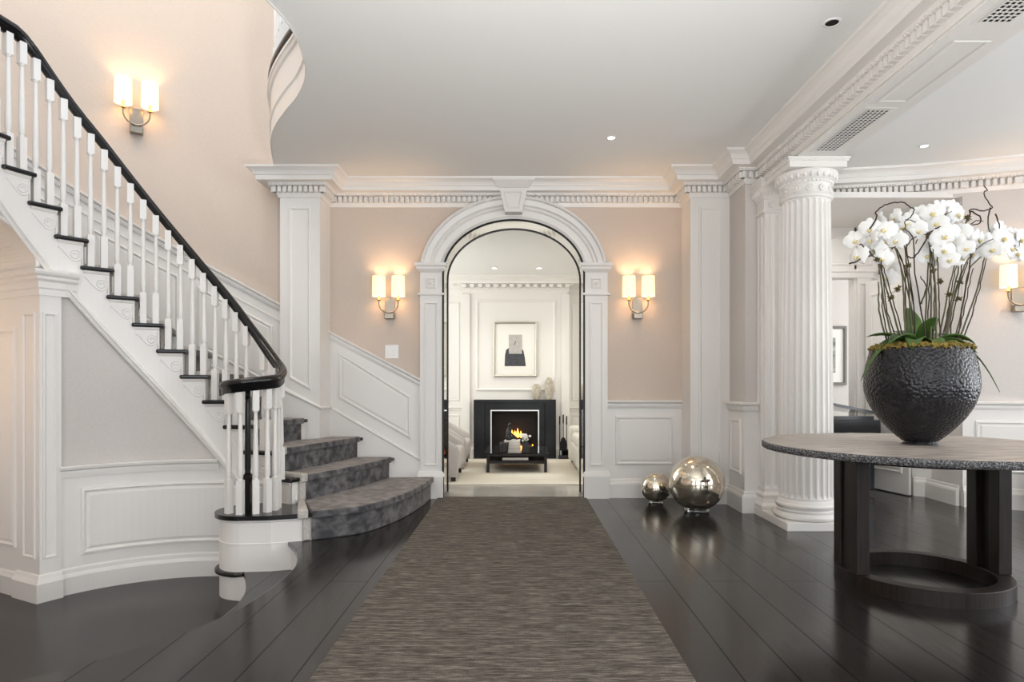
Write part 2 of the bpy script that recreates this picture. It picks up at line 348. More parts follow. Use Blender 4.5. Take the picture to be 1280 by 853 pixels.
# ---------------------------------------------------------------- piers
def pier(name, x0, x1, y0, poly, label, base=None, extra=None):
    mb = MB(); mb.box(x0,x1,y0,5.95,0,HC-.01)
    if poly: mb.panel(poly, [(0,0),(.003,.009),(.016,.010),(.026,.002),(.03,0)], lambda u,v,h: (u,y0-h,v))
    if extra: extra(mb)
    struct(name, mb, M['white'], label, 'pier'); return mb
def ex(mb):
    mb.sweep([(-2.088,5.74,1.05),(-2.088,5.605,1.03),(-1.738,5.605,.84),(-1.738,5.91,.84)], [(0,-.02),(.016,-.02),(.022,-.004),(.014,.012),(0,.016)])
    mb.xz([(-2.088,.3),(-1.738,.3),(-1.738,.83),(-2.088,1.02)], 5.595, 5.605)
pier('wall_pier_left', -2.088,-1.738,5.605,[(-2.011,1.10),(-1.815,.99),(-1.815,2.60),(-2.011,2.60)],'white panelled pier rising beside the curved stairs', extra=ex)
pier('wall_pier_right', 1.506,1.85,5.605,[(1.575,.30),(1.78,.30),(1.78,2.60),(1.575,2.60)],'white panelled pier behind the mercury glass spheres')
mb = MB(); mb.box(1.85,2.46,5.22,5.96,0,HC-.01,0)
struct('wall_return', mb, M['linen2'], 'short linen covered wall return behind the fluted pilaster', 'wall')
mb = MB(); fs = lambda u,v,h: (1.842-h, u, v)
mb.box(1.842,1.86,5.212,5.605,0,.88); mb.box(1.8602,2.468,5.212,5.23,0,.88)
mb.panel([(5.53,.30),(5.285,.30),(5.285,.76),(5.53,.76)], RAISE, fs, fill=True)
mb.sweep([(1.842,5.605,.88),(1.842,5.212,.88),(1.95,5.212,.88)], CRM)
struct('trim_return_dado', mb, M['white'], 'white panelled dado of the wall return beside the pilaster', 'wainscot')
BB = [(0,0),(.03,0),(.03,.125),(.024,.14),(.014,.15),(.010,.168),(.004,.175),(0,.175)]
mb = MB(); mb.sweep([(.80,YW-.008,0),(1.506,YW-.008,0),(1.506,5.605,0),(1.842,5.605,0),(1.842,5.212,0),(1.96,5.212,0)], BB)
struct('baseboard_back', mb, M['white'], 'white moulded baseboard right of the arch', 'baseboard')
# ---------------------------------------------------------------- cornice (hall + beam)
CO = [(0,2.68),(.012,2.68),(.015,2.695),(.020,2.712),(.020,2.768),(.06,2.77),(.078,2.786),(.08,2.793),(.15,2.793),(.155,2.828),(.163,2.833),(.168,2.845),(.178,2.862),(.20,2.878),(.216,2.884),(.22,2.90),(0,2.90)]
def cornice(name, path, label, end=None):
    mb = MB(); p3 = [(x,y,0) for x, y in path]; mb.sweep(p3, CO)
    # dentils and egg band, along the path offset outward
    for off, w, gap, z0, z1, th in ((.045,.029,.0475,2.716,2.764,.026),(.068,.014,.024,2.770,2.789,.012)):
        for i in range(len(path)-1):
            a, b_ = Vector(path[i]), Vector(path[i+1]); t_ = (b_-a).normalized(); n_ = Vector((t_.y,-t_.x))
            def shift(j):      # mitre correction at a corner
                if j <= 0 or j >= len(path)-1: return 0.
                d0 = (Vector(path[j])-Vector(path[j-1])).normalized(); d1 = (Vector(path[j+1])-Vector(path[j])).normalized()
                cr = d0.x*d1.y-d0.y*d1.x; return off*cr/(1+max(-.9,d0.dot(d1)))     # >0 left turn: outer offset grows
            s0 = -shift(i); s1 = (b_-a).length+shift(i+1); Lh = s1-s0
            if Lh < w: continue
            k = max(1, round((Lh-w)/gap)); 
            for q in range(k+1):
                s_ = s0+w/2+(Lh-w)*q/k; c = a+t_*s_+n_*off
                T = Matrix(((t_.x,n_.x,0,c.x),(t_.y,n_.y,0,c.y),(0,0,1,0),(0,0,0,1)))
                mb.box(-w/2,w/2,-th,th*.7,z0,z1,0,T)
    return struct(name, mb, M['white'], label, 'cornice')
cornice('trim_cornice', [(-2.088,5.80),(-2.088,5.605),(-1.738,5.605),(-1.738,YW),(1.506,YW),(1.506,5.605),(1.85,5.605),(1.85,5.22),(1.985,5.22),(1.985,-3.1)], 'white dentil cornice running round the hall and along the beam')
BX0, BX1, BZ = 1.985, 2.305, 2.67
mb = MB(); mb.box(BX0,BX1,-3.1,5.25,BZ,HC)
fz = lambda u, v, h: (u, v, BZ-h*.3)
for y0, y1 in ((3.02,3.68),(-.2,2.1)): mb.panel([(2.055,y0),(2.235,y0),(2.235,y1),(2.055,y1)], RFLAT, fz)
struct('trim_beam', mb, M['white'], 'white beam over the column, with recessed soffit panels', 'beam')
# ---------------------------------------------------------------- archway trim
def ellp(s, th, ai=.655, bi=.510, ao=.864, bo=.725): return (AX-(ai+(ao-ai)*s)*cos(th), AZ+(bi+(bo-bi)*s)*sin(th))
mb = MB(); prof = [(0,0),(0,.035),(.10,.045),(.16,.030),(.40,.036),(.46,.050),(.56,.040),(.62,.062),(.82,.070),(.86,.085),(.97,.085),(1,.06),(1,0)]
nth = 72; pts = []
for k in range(nth+1):
    th = R(9)+(pi-R(18))*k/nth
    for s_, h in prof: x, z = ellp(s_, th); pts.append((x, YW-h, z))
mb.grid(pts, nth+1, len(prof), 0, False)
for k in range(1,66):       # bead course round the arch
    th = R(10)+(pi-R(20))*k/66; x, z = ellp(.905, th); T = Matrix.Translation((x,YW-.09,z)) @ Matrix.Rotation(th, 4, 'Y')
    mb.box(-.010,.010,-.010,.004,-.012,.012,0,T)
def cas(mb, x0, x1):
    w = x1-x0
    mb.box(x0,x1,YW-.05,YW,.0,1.86); mb.box(x0-.012,x1+.012,YW-.075,YW,0,.20)
    mb.sweep([(x0-.012,YW,.20),(x0-.012,YW-.062,.20),(x1+.012,YW-.062,.20),(x1+.012,YW,.20)], [(-.012,0),(.012,0),(.006,.03),(-.004,.05),(-.012,.05)])
    mb.panel([(x0+.04,.30),(x1-.04,.30),(x1-.04,1.80),(x0+.04,1.80)], [(0,0),(.003,.010),(.012,.010),(.02,.001)], lambda u,v,h: (u,YW-.05-h,v))
    for z, pr in ((1.86,[(0,0),(.02,.004),(.02,.022),(0,.026)]),(2.10,[(0,-.03),(.012,-.02),(.03,.0),(.03,.02),(.045,.03),(.045,.055),(0,.06)])):
        mb.sweep([(x0,YW,z),(x0,YW-.05,z),(x1,YW-.05,z),(x1,YW,z)], pr)
    mb.box(x0,x1,YW-.05,YW,1.86,2.16)
    c = ((x0+x1)/2, 1.975); q = .048
    mb.panel([(c[0]-q,c[1]-q),(c[0]+q,c[1]-q),(c[0]+q,c[1]+q),(c[0]-q,c[1]+q)], [(0,0),(.002,.01),(.012,.012),(.018,.004)], lambda u,v,h: (u,YW-.05-h,v), fill=True)
    T = Matrix.Translation((c[0],YW-.054,c[1])) @ Matrix.Rotation(R(90),4,'X'); mb.lathe([(.030,0),(.028,.006),(.020,.003),(.012,.003),(.010,.010),(0,.012)], n=20, T=T)
cas(mb, -.902, -.700); cas(mb, .612, .818)
mb.xz([(AX-.078,2.60),(AX+.078,2.60),(AX+.125,2.815),(AX-.125,2.815)], YW-.155, YW)
mb.panel([(AX-.055,2.63),(AX+.055,2.63),(AX+.09,2.79),(AX-.09,2.79)], [(0,0),(.003,.008),(.012,.009),(.018,.001)], lambda u,v,h: (u,YW-.155-h,v))
mb.sweep([(AX-.125,YW-.1,2.815),(AX-.125,YW-.155,2.815),(AX+.125,YW-.155,2.815),(AX+.125,YW-.1,2.815)], [(-.1,0),(.012,0),(.03,.02),(.06,.055),(.062,.085),(-.1,.085)])
struct('trim_archway', mb, M['white'], 'white arch surround with fluted jambs, medallions and keystone', 'arch')
# polished lining with dark edge lines
mb = MB()
def lining(mb, d0, d1, y0, y1, mi):
    o = [(AX-AHW+d0,0.0)]+[(AX-(AHW-d0)*cos(pi*k/48), AZ+(AR-d0)*sin(pi*k/48)) for k in range(49)]+[(AX+AHW-d0,0.0)]
    i = [(AX-AHW+d1,0.0)]+[(AX-(AHW-d1)*cos(pi*k/48), AZ+(AR-d1)*sin(pi*k/48)) for k in range(49)]+[(AX+AHW-d1,0.0)]
    q = [(x,y0,z) for x,z in o]; w = [(x,y0,z) for x,z in i]; q2 = [(x,y1,z) for x,z in o]; w2 = [(x,y1,z) for x,z in i]
    pts = []
    for k in range(len(o)): pts += [q[k],w[k],w2[k],q2[k]]
    mb.grid(pts, len(o), 4, mi, False, cv=True)
lining(mb, -.006, .010, YW-.05, YW+.28, 0); lining(mb, -.004, .013, YW-.060, YW-.046, 1); lining(mb, .006, .018, YW+.262, YW+.285, 1)
struct('trim_archway_lining', mb, [M['steel'], M['darkline']], 'polished steel lining of the archway with thin dark edges', 'lining')
# ---------------------------------------------------------------- curved stair walls
mb = MB(); g = []
A0, A1 = 85.5, 212
for k in range(65):
    a = A0+(A1-A0)*k/64
    for z in (-.4, 5.9): g.append((*pol(a,2.05), z))
mb.grid(g, 65, 2, 0, True)
struct('wall_left', mb, M['linen'], 'tall curved beige linen wall behind the staircase', 'wall')
zr = lambda a: 1.75+(a-88)*.0192
mb = MB(); g = []
for k in range(49):
    a = 86+100*k/48
    for z in (.1, zr(a)): g.append((*pol(a,2.04), z))
mb.grid(g, 49, 2, 0, True)
path = [(*pol(a,2.04), zr(a)) for a in [86+100*(48-k)/48 for k in range(49)]]
mb.sweep(path, CRM, sm=False)
mb.sweep([(x,y,z-.14) for x,y,z in path], [(0,-.01),(.008,-.008),(.008,.006),(0,.01)])
mb.sweep([(x,y,z-.86) for x,y,z in path], [(0,-.01),(.012,-.008),(.012,.008),(0,.012)])
for a0, a1 in ((90,108),(112,130),(134,152),(156,172)):
    mp = lambda u, v, h: (*pol(degrees(u/2.04), 2.04-h), v+zr(degrees(u/2.04)))
    u0, u1 = R(a0)*2.04, R(a1)*2.04
    mb.panel([(u0,-.76),(u1,-.76),(u1,-.22),(u0,-.22)], RAISE, mp, seg=8, fill=True)
struct('trim_stair_dado', mb, M['white'], 'white panelled dado climbing the curved wall behind the balusters', 'wainscot')
nA = lambda a: 8+(a-113.4)/8.4
zlow = lambda a: nA(a)*RS-.49
RI = 1.06
def cyl(mb, a0, a1, r, zb, zt, n=40, mi=0):
    g = []
    for k in range(n+1):
        a = a0+(a1-a0)*k/n
        for z in (zb(a), zt(a)): g.append((*pol(a,r), z))
    mb.grid(g, n+1, 2, mi, True)
mb = MB(); cyl(mb, 64, 153, RI, lambda a: -.38, lambda a: max(-.3, zlow(a)+.06), 60)
struct('wall_stair', mb, M['linen2'], 'concave grey linen wall below the staircase', 'wall')
mb = MB(); zd = lambda a: min(.47, zlow(a)+.03)
cyl(mb, 64, 153, RI-.008, lambda a: -.38, zd, 60)
fu = lambda r: (lambda u, v, h: (*pol(degrees(u/r), r-h), v))
r_ = RI-.008
mb.panel([(R(70)*r_,-.125),(R(139.5)*r_,-.125),(R(139.5)*r_,.335),(R(70)*r_,.335)], [(0,0),(.004,.014),(.02,.018),(.028,.006),(.036,.004),(.055,.014)], fu(r_), seg=24, fill=True)
mb.sweep([(*pol(146.5-k*1.5,r_), .475) for k in range(38)], [(0,-.06),(.012,-.06),(.016,-.03),(.016,-.016),(.034,-.004),(.038,.012),(.026,.018),(0,.018)])
struct('trim_low_dado', mb, M['white'], 'concave white panelled dado under the stairs', 'wainscot')
mb = MB(); mb.sweep([(*pol(146.5-k*1.5,r_), -.372) for k in range(56)], [(0,0),(.024,0),(.024,.115),(.018,.13),(.012,.14),(.010,.165),(.004,.175),(0,.175)])
struct('baseboard_stair', mb, M['white'], 'curved white baseboard under the stairs', 'baseboard')
# pier at the passage under the stairs
mb = MB(); rp = RI-.03
sec = [pol(153,2.05)]+[pol(153-k,rp) for k in range(8)]+[pol(146,RI+.1),pol(152.5,RI+.15)]
mb.prism(sec, -.38, 1.80)
rv = lambda u, v, h: (CX+u*cos(R(153))-h*sin(R(153)), CY+u*sin(R(153))+h*cos(R(153)), v)
INS = [(0,0),(.003,.010),(.013,.011),(.022,.001)]
mb.panel([(1.075,-.10),(1.225,-.10),(1.225,1.52),(1.075,1.52)], INS, rv)
mb.panel([(1.31,-.05),(1.85,-.05),(1.85,1.42),(1.31,1.42)], RAISE, rv, fill=True)
mb.panel([(R(152.2)*rp,-.10),(R(147.2)*rp,-.10),(R(147.2)*rp,1.52),(R(152.2)*rp,1.52)], INS, fu(rp), seg=4)
pp = [pol(153,2.05), pol(153,rp)]+[pol(153-k,rp) for k in range(1,8)]
IMP = [(0,-.10),(.008,-.10),(.008,-.06),(.014,-.05),(.014,-.01),(.03,.005),(.03,.022),(.045,.035),(.05,.05),(.05,.065),(0,.07)]
mb.sweep([(x,y,1.73) for x,y in pp]+[(*pol(145-k*1.,rp+.005*k), 1.73) for k in range(5)], IMP)
pb = [pol(153,1.30), pol(153,rp)]+[pol(153-k,rp) for k in range(1,8)]
mb.sweep([(x,y,-.372) for x,y in pb], [(0,0),(.034,0),(.034,.12),(.026,.135),(.018,.15),(.010,.17),(0,.175)])
mb.sweep([(*pol(153,2.0),-.372),(*pol(153,1.30),-.372)], [(0,0),(.018,0),(.018,.12),(.012,.135),(.008,.15),(0,.16)])
struct('wall_pier_passage', mb, M['white'], 'white panelled pier at the mouth of the passage under the stairs', 'pier')
# arched head of the passage
arz = lambda a: 1.80+.34*sqrt(max(0,1-((R(a-153)*RI-.55)/.55)**2))
mb = MB(); n = 48; g = []; AE = 153+degrees(1.1/RI)
for k in range(n+1):
    a = 153+(AE-153)*(.5-.5*cos(pi*k/n)); g += [(*pol(a,RI-.004), max(arz(a), zlow(a)+.06)), (*pol(a,RI-.004), arz(a)), (*pol(a,2.05), arz(a))]
mb.grid(g, n+1, 3, 0, False)
mb.tube([(*pol(153+(AE-153)*(.5-.5*cos(pi*k/n)), RI-.006), arz(153+(AE-153)*(.5-.5*cos(pi*k/n)))+.012) for k in range(n+1)], .014, 6)
fs2 = lambda u, v, h: (*pol(u, v), arz(u)-h)
g = []
for du, dv, h in ((0,0,0),(.6,.02,.012),(2.,.06,.012),(3.,.09,.0)):
    for u, w in ((156+du,1.2+dv),(176-du,1.2+dv),(176-du,1.9-dv),(156+du,1.9-dv)):
        g.append((u,w,h))
pts = []
for r4 in range(4):
    q = g[r4*4:r4*4+4]
    for i in range(4):
        for k in range(8):
            a_, b_ = q[i], q[(i+1)%4]; t_ = k/8; pts.append(fs2(a_[0]+(b_[0]-a_[0])*t_, a_[1]+(b_[1]-a_[1])*t_, a_[2]))
mb.grid(pts, 4, 32, 0, False, cv=True)
struct('wall_passage_arch', mb, M['white'], 'white arched head over the passage under the stairs', 'arch')
# ---------------------------------------------------------------- staircase
def rout(a):
    s = sin(R(a))
    if a < 76.6: return 2.195/s
    if a < 87: return 1.885/s
    return 2.03
def A(n, r=1.06):
    k = min(1.1, max(0, (r-1.06)/1.35))
    if n == 2: return 57+k*7.6
    if n == 3: return 68+k*3.4
    return 79.8+(n-4)*8.4
def riser_line(n, r0, r1, off=0., m=8):     # off: metres toward the lower side
    out = []
    for k in range(m+1):
        r = r0+(r1-r0)*k/m; a = A(n, r)-degrees(off/r); out.append(pol(a, r))
    return out
def r_end(n):      # radius at which riser n meets the wall
    r = 2.0
    for _ in range(12): r = rout(A(n, r))
    return r
def tread_poly(n, r0, over, dr=0., back=.0):
    ro = r_end(n)-dr; f = riser_line(n, r0, ro, over)
    rb = r_end(n+1)-dr; b_ = riser_line(n+1, r0, rb, back)
    a0, a1 = A(n, ro)-degrees(over/ro), A(n+1, rb); mid = []
    for k in range(1, 12):
        a = a0+(a1-a0)*k/12; mid.append(pol(a, rout(a)-dr))
    return f+mid+b_[::-1]
NS = 17
stairs = thing('staircase', 'white curved staircase with black treads, black handrail and slender white balusters', 'staircase', (CX,CY,0))
T1F = [(-1.43,4.285),(-1.394,4.305),(-1.25,4.385),(-1.112,4.492),(-1.0,4.72),(-.912,5.015),(-.85,5.4),(-.822,5.70),(-.815,5.86)]
T1F = catmull(T1F, 4)
def offp(pts, d):
    out = []
    for i, p in enumerate(pts):
        a, b_ = Vector(pts[max(i-1,0)]), Vector(pts[min(i+1,len(pts)-1)]); t_ = (b_-a).normalized(); out.append((p[0]+t_.y*d, p[1]-t_.x*d))
    return out
back1 = [(-1.1,5.86),(-1.3,5.3),(-1.45,4.95),(-1.62,4.75),(-1.80,4.66),(-1.95,4.60)]
mb = MB(); mb.prism(arc(VX,VY,.205,110,270,24)+[(-1.63,4.215)]+T1F+back1, -.186, RS-.03)
mb.sweep([(x,y,0) for x,y in arc(VX,VY,.205,180,270,14)+[(-1.63,4.215),(-1.43,4.285)]], [(0,RS-.05),(.010,RS-.045),(.010,RS-.03),(0,RS-.03)])
mb.sweep([(x,y,0) for x,y in arc(VX,VY,.205,180,270,14)+[(-1.63,4.215),(-1.43,4.285)]], [(0,-.010),(.004,-.008),(.004,.0),(0,.002)])
mb.build('riser', M['white'], stairs)
f1 = arc(VX,VY,.235,110,270,24)+[(-1.63,4.185)]+offp(T1F, .03)
mb = MB(); mb.prism(f1+back1, RS-.03, RS); mb.build('tread', M['black'], stairs, bevel=.012)
for n in range(2, NS+1):
    mb = MB(); mb.prism(tread_poly(n, RI-.035, .03, .0, -.02), n*RS-.03, n*RS); mb.build('tread', M['black'], stairs, bevel=.011)
    mb = MB(); f = riser_line(n, RI, r_end(n)); b_ = riser_line(n, RI, r_end(n), -.02); mb.prism(f+b_[::-1], (n-1)*RS-.005, n*RS-.03)
    mb.build('riser', M['white'], stairs)
# cut string with stepped top and its raking moulding
mb = MB()
for n in range(2, NS+1):
    a0, a1 = A(n), A(n+1); K = 4; g = []
    for k in range(K+1):
        a = a0+(a1-a0)*k/K; zb, zt = zlow(a), n*RS-.028
        g += [(*pol(a,RI-.012),zb),(*pol(a,RI-.012),zt),(*pol(a,RI+.03),zt),(*pol(a,RI+.03),zb)]
    mb.grid(g, K+1, 4, 0, False, cv=True)
    mb.sweep([(*pol(a0+(a1-a0)*(K-k)/K, RI-.012), n*RS-.05) for k in range(K+1)], [(0,0),(.006,.003),(.012,.014),(.012,.022),(0,.022)])
mb.build('stringer', M['white'], stairs)
mb = MB(); mb.sweep([(*pol(197-k*3.3, RI-.012), zlow(197-k*3.3)) for k in range(41)], [(0,-.03),(.012,-.03),(.018,-.012),(.010,0),(.026,.014),(.026,.030),(.012,.038),(0,.045)])
mb.build('stringer_moulding', M['white'], stairs)
# scrolled bracket under each tread end
for n in range(3, 16):
    mb = MB(); a0, a1 = A(n), A(n+1); Lr = R(a1-a0)*RI
    def pt(u, v, h=.0135): return (*pol(a0+(u/Lr)*(a1-a0), RI-h), n*RS-.03+v)
    u0, v0 = Lr*.30, -.088; sp = []
    for k in range(15):
        t_ = k/14; sp.append(pt(Lr*.96-(Lr*.66)*t_, -.048-.082*sin(t_*pi/2)**1.5))
    for k in range(1,24):
        th = -pi/2+k/23*3.4*pi; rr = .042*(1-k/30); sp.append(pt(u0-rr*cos(th), v0+rr*sin(th)))
    mb.tube(sp, .0042, 5)
    mb.tube([pt(.012,-.03), pt(.012,-.15)], .004, 5)
    mb.build('scroll_bracket', M['white'], stairs)
# handrail
mp = [(0,27),(16.4,32),(31,46),(46,65.6),(62,90),(95,136),(128,175.5),(161,218),(193.6,259),(229.7,302.7),(262.5,342),(295.3,381.4),(320,416)]
RB = 1.095
def ang_of(x):
    lo, hi = 68., 178.
    for _ in range(50):
        a = (lo+hi)/2; X, Y = pol(a, RB)
        if (x-648)/800 < X/Y: lo = a
        else: hi = a
    return (lo+hi)/2
tab = []
for x, y in mp:
    a = ang_of(x); X, Y = pol(a, RB); tab.append((a, 1.05+(480-y)*Y/800))
tab = [(200,3.62),(184,3.47)]+tab+[(72,1.318)]
tab.sort()
def zrail(a):
    if a <= tab[0][0]: return tab[0][1]
    for (a0, z0), (a1, z1) in zip(tab, tab[1:]):
        if a <= a1: return z0+(z1-z0)*(a-a0)/(a1-a0)
    return tab[-1][1]
rail = [(*pol(a, RB), zrail(a)) for a in [196-k*3.1 for k in range(41)]]
sm = [rail[0]]+[tuple((Vector(rail[i-1])+Vector(rail[i])*2+Vector(rail[i+1]))/4) for i in range(1,len(rail)-1)]
tail = [(-1.775,4.66,1.235),(-1.70,4.585,1.165),(-1.660,4.50,1.125),(-1.650,4.41,1.095)]
vol = [(VX+.178*cos(R(a)), VY+.178*sin(R(a)), 1.085-.05*k/12) for k, a in enumerate([-12-k*12 for k in range(13)])]
vol += [(VX+.165*cos(R(a)), VY+.165*sin(R(a)), 1.033) for a in (-170,-185)]
rp3 = sm+catmull([sm[-1]]+tail+vol[:1], 3)[1:-1]+vol
prof = [(-.016,-.062),(.016,-.062),(.016,-.022),(.030,-.014),(.033,-.002),(.031,.012),(.022,.022),(.010,.028),(-.010,.028),(-.022,.022),(-.031,.012),(-.033,-.002),(-.030,-.014),(-.016,-.022)]
mb = MB(); mb.sweep(rp3, prof, sm=True); mb.build('handrail', M['black'], stairs)
# balusters
def baluster(x, y, z0, z1, rz=0., nm='baluster'):
    mb = MB(); w = .0205; hb = .225; ht = .14
    T = Matrix.Translation((x,y,0)) @ Matrix.Rotation(rz,4,'Z')
    mb.box(-w,w,-w,w,z0,z0+hb,0,T); mb.box(-w,w,-w,w,z1-ht,z1,0,T)
    a, b_ = z0+hb, z1-ht; L_ = b_-a
    mb.lathe([(.0205,a),(.0125,a+.008),(.012,a+.014),(.0180,a+.026),(.0182,a+.10*L_+.02),(.0160,a+.45*L_),(.0118,b_-.022),(.0118,b_-.014),(.0160,b_-.010),(.0205,b_)], (0,0,0), 12, T=T)
    return mb.build(nm, M['white'], stairs)
for a in (-126,-93,-60,-33,-8,22):
    k = min(12, max(0, int((-12-a)/12))); baluster(VX+.168*cos(R(a)), VY+.168*sin(R(a)), RS, vol[k][2]-.055, R(a))
baluster(-1.685,4.545,2*RS-.0,1.095,.6); baluster(-1.755,4.635,2*RS,1.165,.9)
for n in range(3, NS):
    for d in (1.35, 5.55):
        a = A(n)+d; x, y = pol(a, RB)
        baluster(x, y, n*RS, zrail(a)-.055, R(a))
# thin dark newel post inside the volute
mb = MB(); T = Matrix.Translation((VX-.005,VY-.06,0))
mb.box(-.022,.022,-.022,.022,RS,RS+.25,0,T); mb.lathe([(.022,RS+.25),(.017,RS+.27),(.020,RS+.29),(.018,.9),(.016,1.02)], (0,0,0), 16, T=T)
mb.lathe([(.03,1.01),(.042,1.02),(.042,1.05),(.025,1.065),(0,1.07)], (0,0,0), 20, T=T)
mb.sweep([(VX-.005,VY-.02,1.035),(VX-.10,VY-.07,1.035),(VX-.150,VY-.085,1.035)], [(-.02,-.02),(.02,-.02),(.02,.02),(-.02,.02)])
mb.build('newel_post', M['black'], stairs)
# ---------------------------------------------------------------- carpet runner on the stairs
mb = MB(); e = MB()
r0, r1 = 1.175, 1.115
c1 = [p for p in T1F if p[0] > -1.40]
fr = offp(c1, .042)
mb.prism(fr+[(p[0],p[1]) for p in riser_line(2, r0, r_end(2)-.10, -.005)[::-1]], RS-.034, RS+.014)
mb.prism(offp(c1, .016)+c1[::-1], 0.001, RS-.03)
e.prism([(-1.458,4.222),(-1.395,4.250)]+[pol(A(2,r0),r0), pol(A(2,r1),r1)], RS-.034, RS+.028)
e.prism([(-1.44,4.264),(-1.393,4.29),(-1.40,4.31),(-1.447,4.285)], .001, RS-.03)
for n in range(2, NS+1):
    dr = .09 if n < 5 else .20
    mb.prism(tread_poly(n, r0, .042, dr, -.005), n*RS-.034, n*RS+.014)
    f = riser_line(n, r0, r_end(n)-dr, .016); b_ = riser_line(n, r0, r_end(n)-dr, 0); mb.prism(f+b_[::-1], (n-1)*RS+.01, n*RS-.03)
    e.prism(riser_line(n, r1, r0, .047, 2)+riser_line(n+1, r1, r0, 0, 2)[::-1], n*RS-.036, n*RS+.028)
    e.prism(riser_line(n, r1, r0, .026, 2)+riser_line(n, r1, r0, 0, 2)[::-1], (n-1)*RS+.015, n*RS-.03)
run = mb.build('stair_runner', M['velvet'], None, bevel=.022, bseg=3); tag(run, 'streaky grey velvet carpet runner covering the stair treads and risers', 'carpet')
e.build('binding', M['binding'], run, bevel=.020, bseg=3)['label'] = 'pale beige edge binding'
# ---------------------------------------------------------------- woven runner on the floor
mb = MB(); mb.prism([(-.737,5.90),(.622,5.90),(.622,-2.2),(-.737,-2.2)], .001, .010)
rug = mb.build('floor_runner', M['weave'], None, bevel=.004); tag(rug, 'long flat taupe woven runner leading to the archway', 'rug')
# ---------------------------------------------------------------- column and pilaster
def flute(w): 
    w = abs(w-.5)*2; return 0. if w > .74 else sqrt(1-(w/.74)**2)
def column(cx, cy):
    t = thing('fluted_column', 'round white fluted column standing beside the stone table', 'column', (cx,cy,0))
    mb = MB(); mb.box(cx-.235,cx+.235,cy-.235,cy+.235,0,.058); mb.build('plinth', M['white'], t, bevel=.003)
    mb = MB(); pr = [(.20,.058)]
    pr += [(.200+.030*cos(R(a)), .083+.025*sin(R(a))) for a in range(-80,91,17)]
    pr += [(.204,.110),(.200,.118)]+[(.212-.014*sin(R(a)), .118+.026*a/180) for a in range(20,180,32)]
    pr += [(.205,.146)]+[(.203+.014*cos(R(a)), .160+.014*sin(R(a))) for a in range(-80,91,28)]+[(.200,.178),(.195,.182),(.192,.20)]
    mb.lathe(pr, (cx,cy,0), 64); mb.build('base', M['white'], t)
    mb = MB(); zs = [.19,.205]+[.205+.005*k for k in range(1,8)]+[.3,.5,.8,1.1,1.4,1.7,2.0,2.25]+[2.36+.005*k for k in range(0,9)]+[2.425]
    zs = sorted(set(zs)); NF = 24; per = 10; g = []
    for z in zs:
        u = z/2.42; rr = .188-.020*max(0,(u-.2)/.8)**1.6
        mk = min(1., max(0,(z-.215))/.03)**.5*min(1., max(0,(2.395-z))/.03)**.5
        for k in range(NF*per):
            a = 2*pi*k/(NF*per); d = .0165*flute((k%per)/per)*mk; g.append((cx+(rr-d)*cos(a), cy+(rr-d)*sin(a), z))
    mb.grid(g, len(zs), NF*per, 0, False, cv=True); mb.build('shaft', M['white'], t)
    cap = MB(); cap.lathe([(.168,2.40),(.182,2.405),(.186,2.415),(.182,2.425),(.172,2.43),(.172,2.505),(.180,2.51),(.184,2.518),(.18,2.526),(.19,2.53),(.205,2.545),(.216,2.568),(.220,2.588),(.214,2.60),(.19,2.603)], (cx,cy,0), 64)
    for k in range(28):
        a = 2*pi*k/28; cap.sphere((cx+.206*cos(a), cy+.206*sin(a), 2.562), .015, 6, 0, (1,1,1.6))
    for k in range(40):
        a = 2*pi*k/40; cap.sphere((cx+.182*cos(a), cy+.182*sin(a), 2.518), .008, 5)
    co = cap.build('capital', M['white'], t)
    for k in range(12):
        a = R(30*k+15); T = Matrix.Translation((cx+.171*cos(a),cy+.171*sin(a),2.468)) @ Matrix.Rotation(a,4,'Z') @ Matrix.Rotation(R(90),4,'Y')
        rb = MB(); rb.lathe([(.026,0),(.025,.010),(.017,.006),(.012,.006),(.009,.014),(0,.016)], n=14, T=T); rb.build('rosette', M['white'], co)
    mb = MB(); mb.box(cx-.205,cx+.205,cy-.205,cy+.205,2.603,2.645)
    mb.sweep([(cx-.205,cy-.205,2.645),(cx+.205,cy-.205,2.645),(cx+.205,cy+.205,2.645),(cx-.205,cy+.205,2.645)], [(-.2,0),(.008,0),(.010,.012),(.018,.016),(.02,.026),(-.2,.026)], closed=True)
    for k in range(17):
        for s_ in (-1,1): mb.box(cx-.192+.024*k-.008,cx-.192+.024*k+.008,cy+s_*.213-.006,cy+s_*.213+.006,2.647,2.659); mb.box(cx+s_*.213-.006,cx+s_*.213+.006,cy-.192+.024*k-.008,cy-.192+.024*k+.008,2.647,2.659)
    mb.build('abacus', M['white'], t)
column(2.145, 4.78)
px0, px1, py0, py1 = 1.945, 2.365, 5.06, 5.215
t = thing('fluted_pilaster', 'flat white fluted pilaster against the wall behind the round column', 'pilaster', ((px0+px1)/2,py0,0))
mb = MB(); mb.box(px0-.036,px1+.036,py0-.036,py1,0,.058)
ring = [(px0,py1,0),(px0,py0,0),(px1,py0,0),(px1,py1,0)]
mb.sweep(ring, [(-.02,.058),(.030,.058),(.034,.072),(.034,.088),(.028,.10),(.018,.112),(.010,.14),(.012,.155),(.016,.168),(.010,.18),(.0,.195),(-.02,.20)])
mb.build('base', M['white'], t)
mb = MB(); q = []; per = 8
def fside(p, d, nrm, nf, L_):
    out = []
    for k in range(nf*per):
        s_ = (k/(nf*per)); out.append((p, d, nrm, s_*L_, (k%per)/per))
    return out
side = fside((px0,py1),(0,-1),(1,0),2,py1-py0)+fside((px0,py0),(1,0),(0,1),7,px1-px0)+fside((px1,py0),(0,1),(-1,0),2,py1-py0)
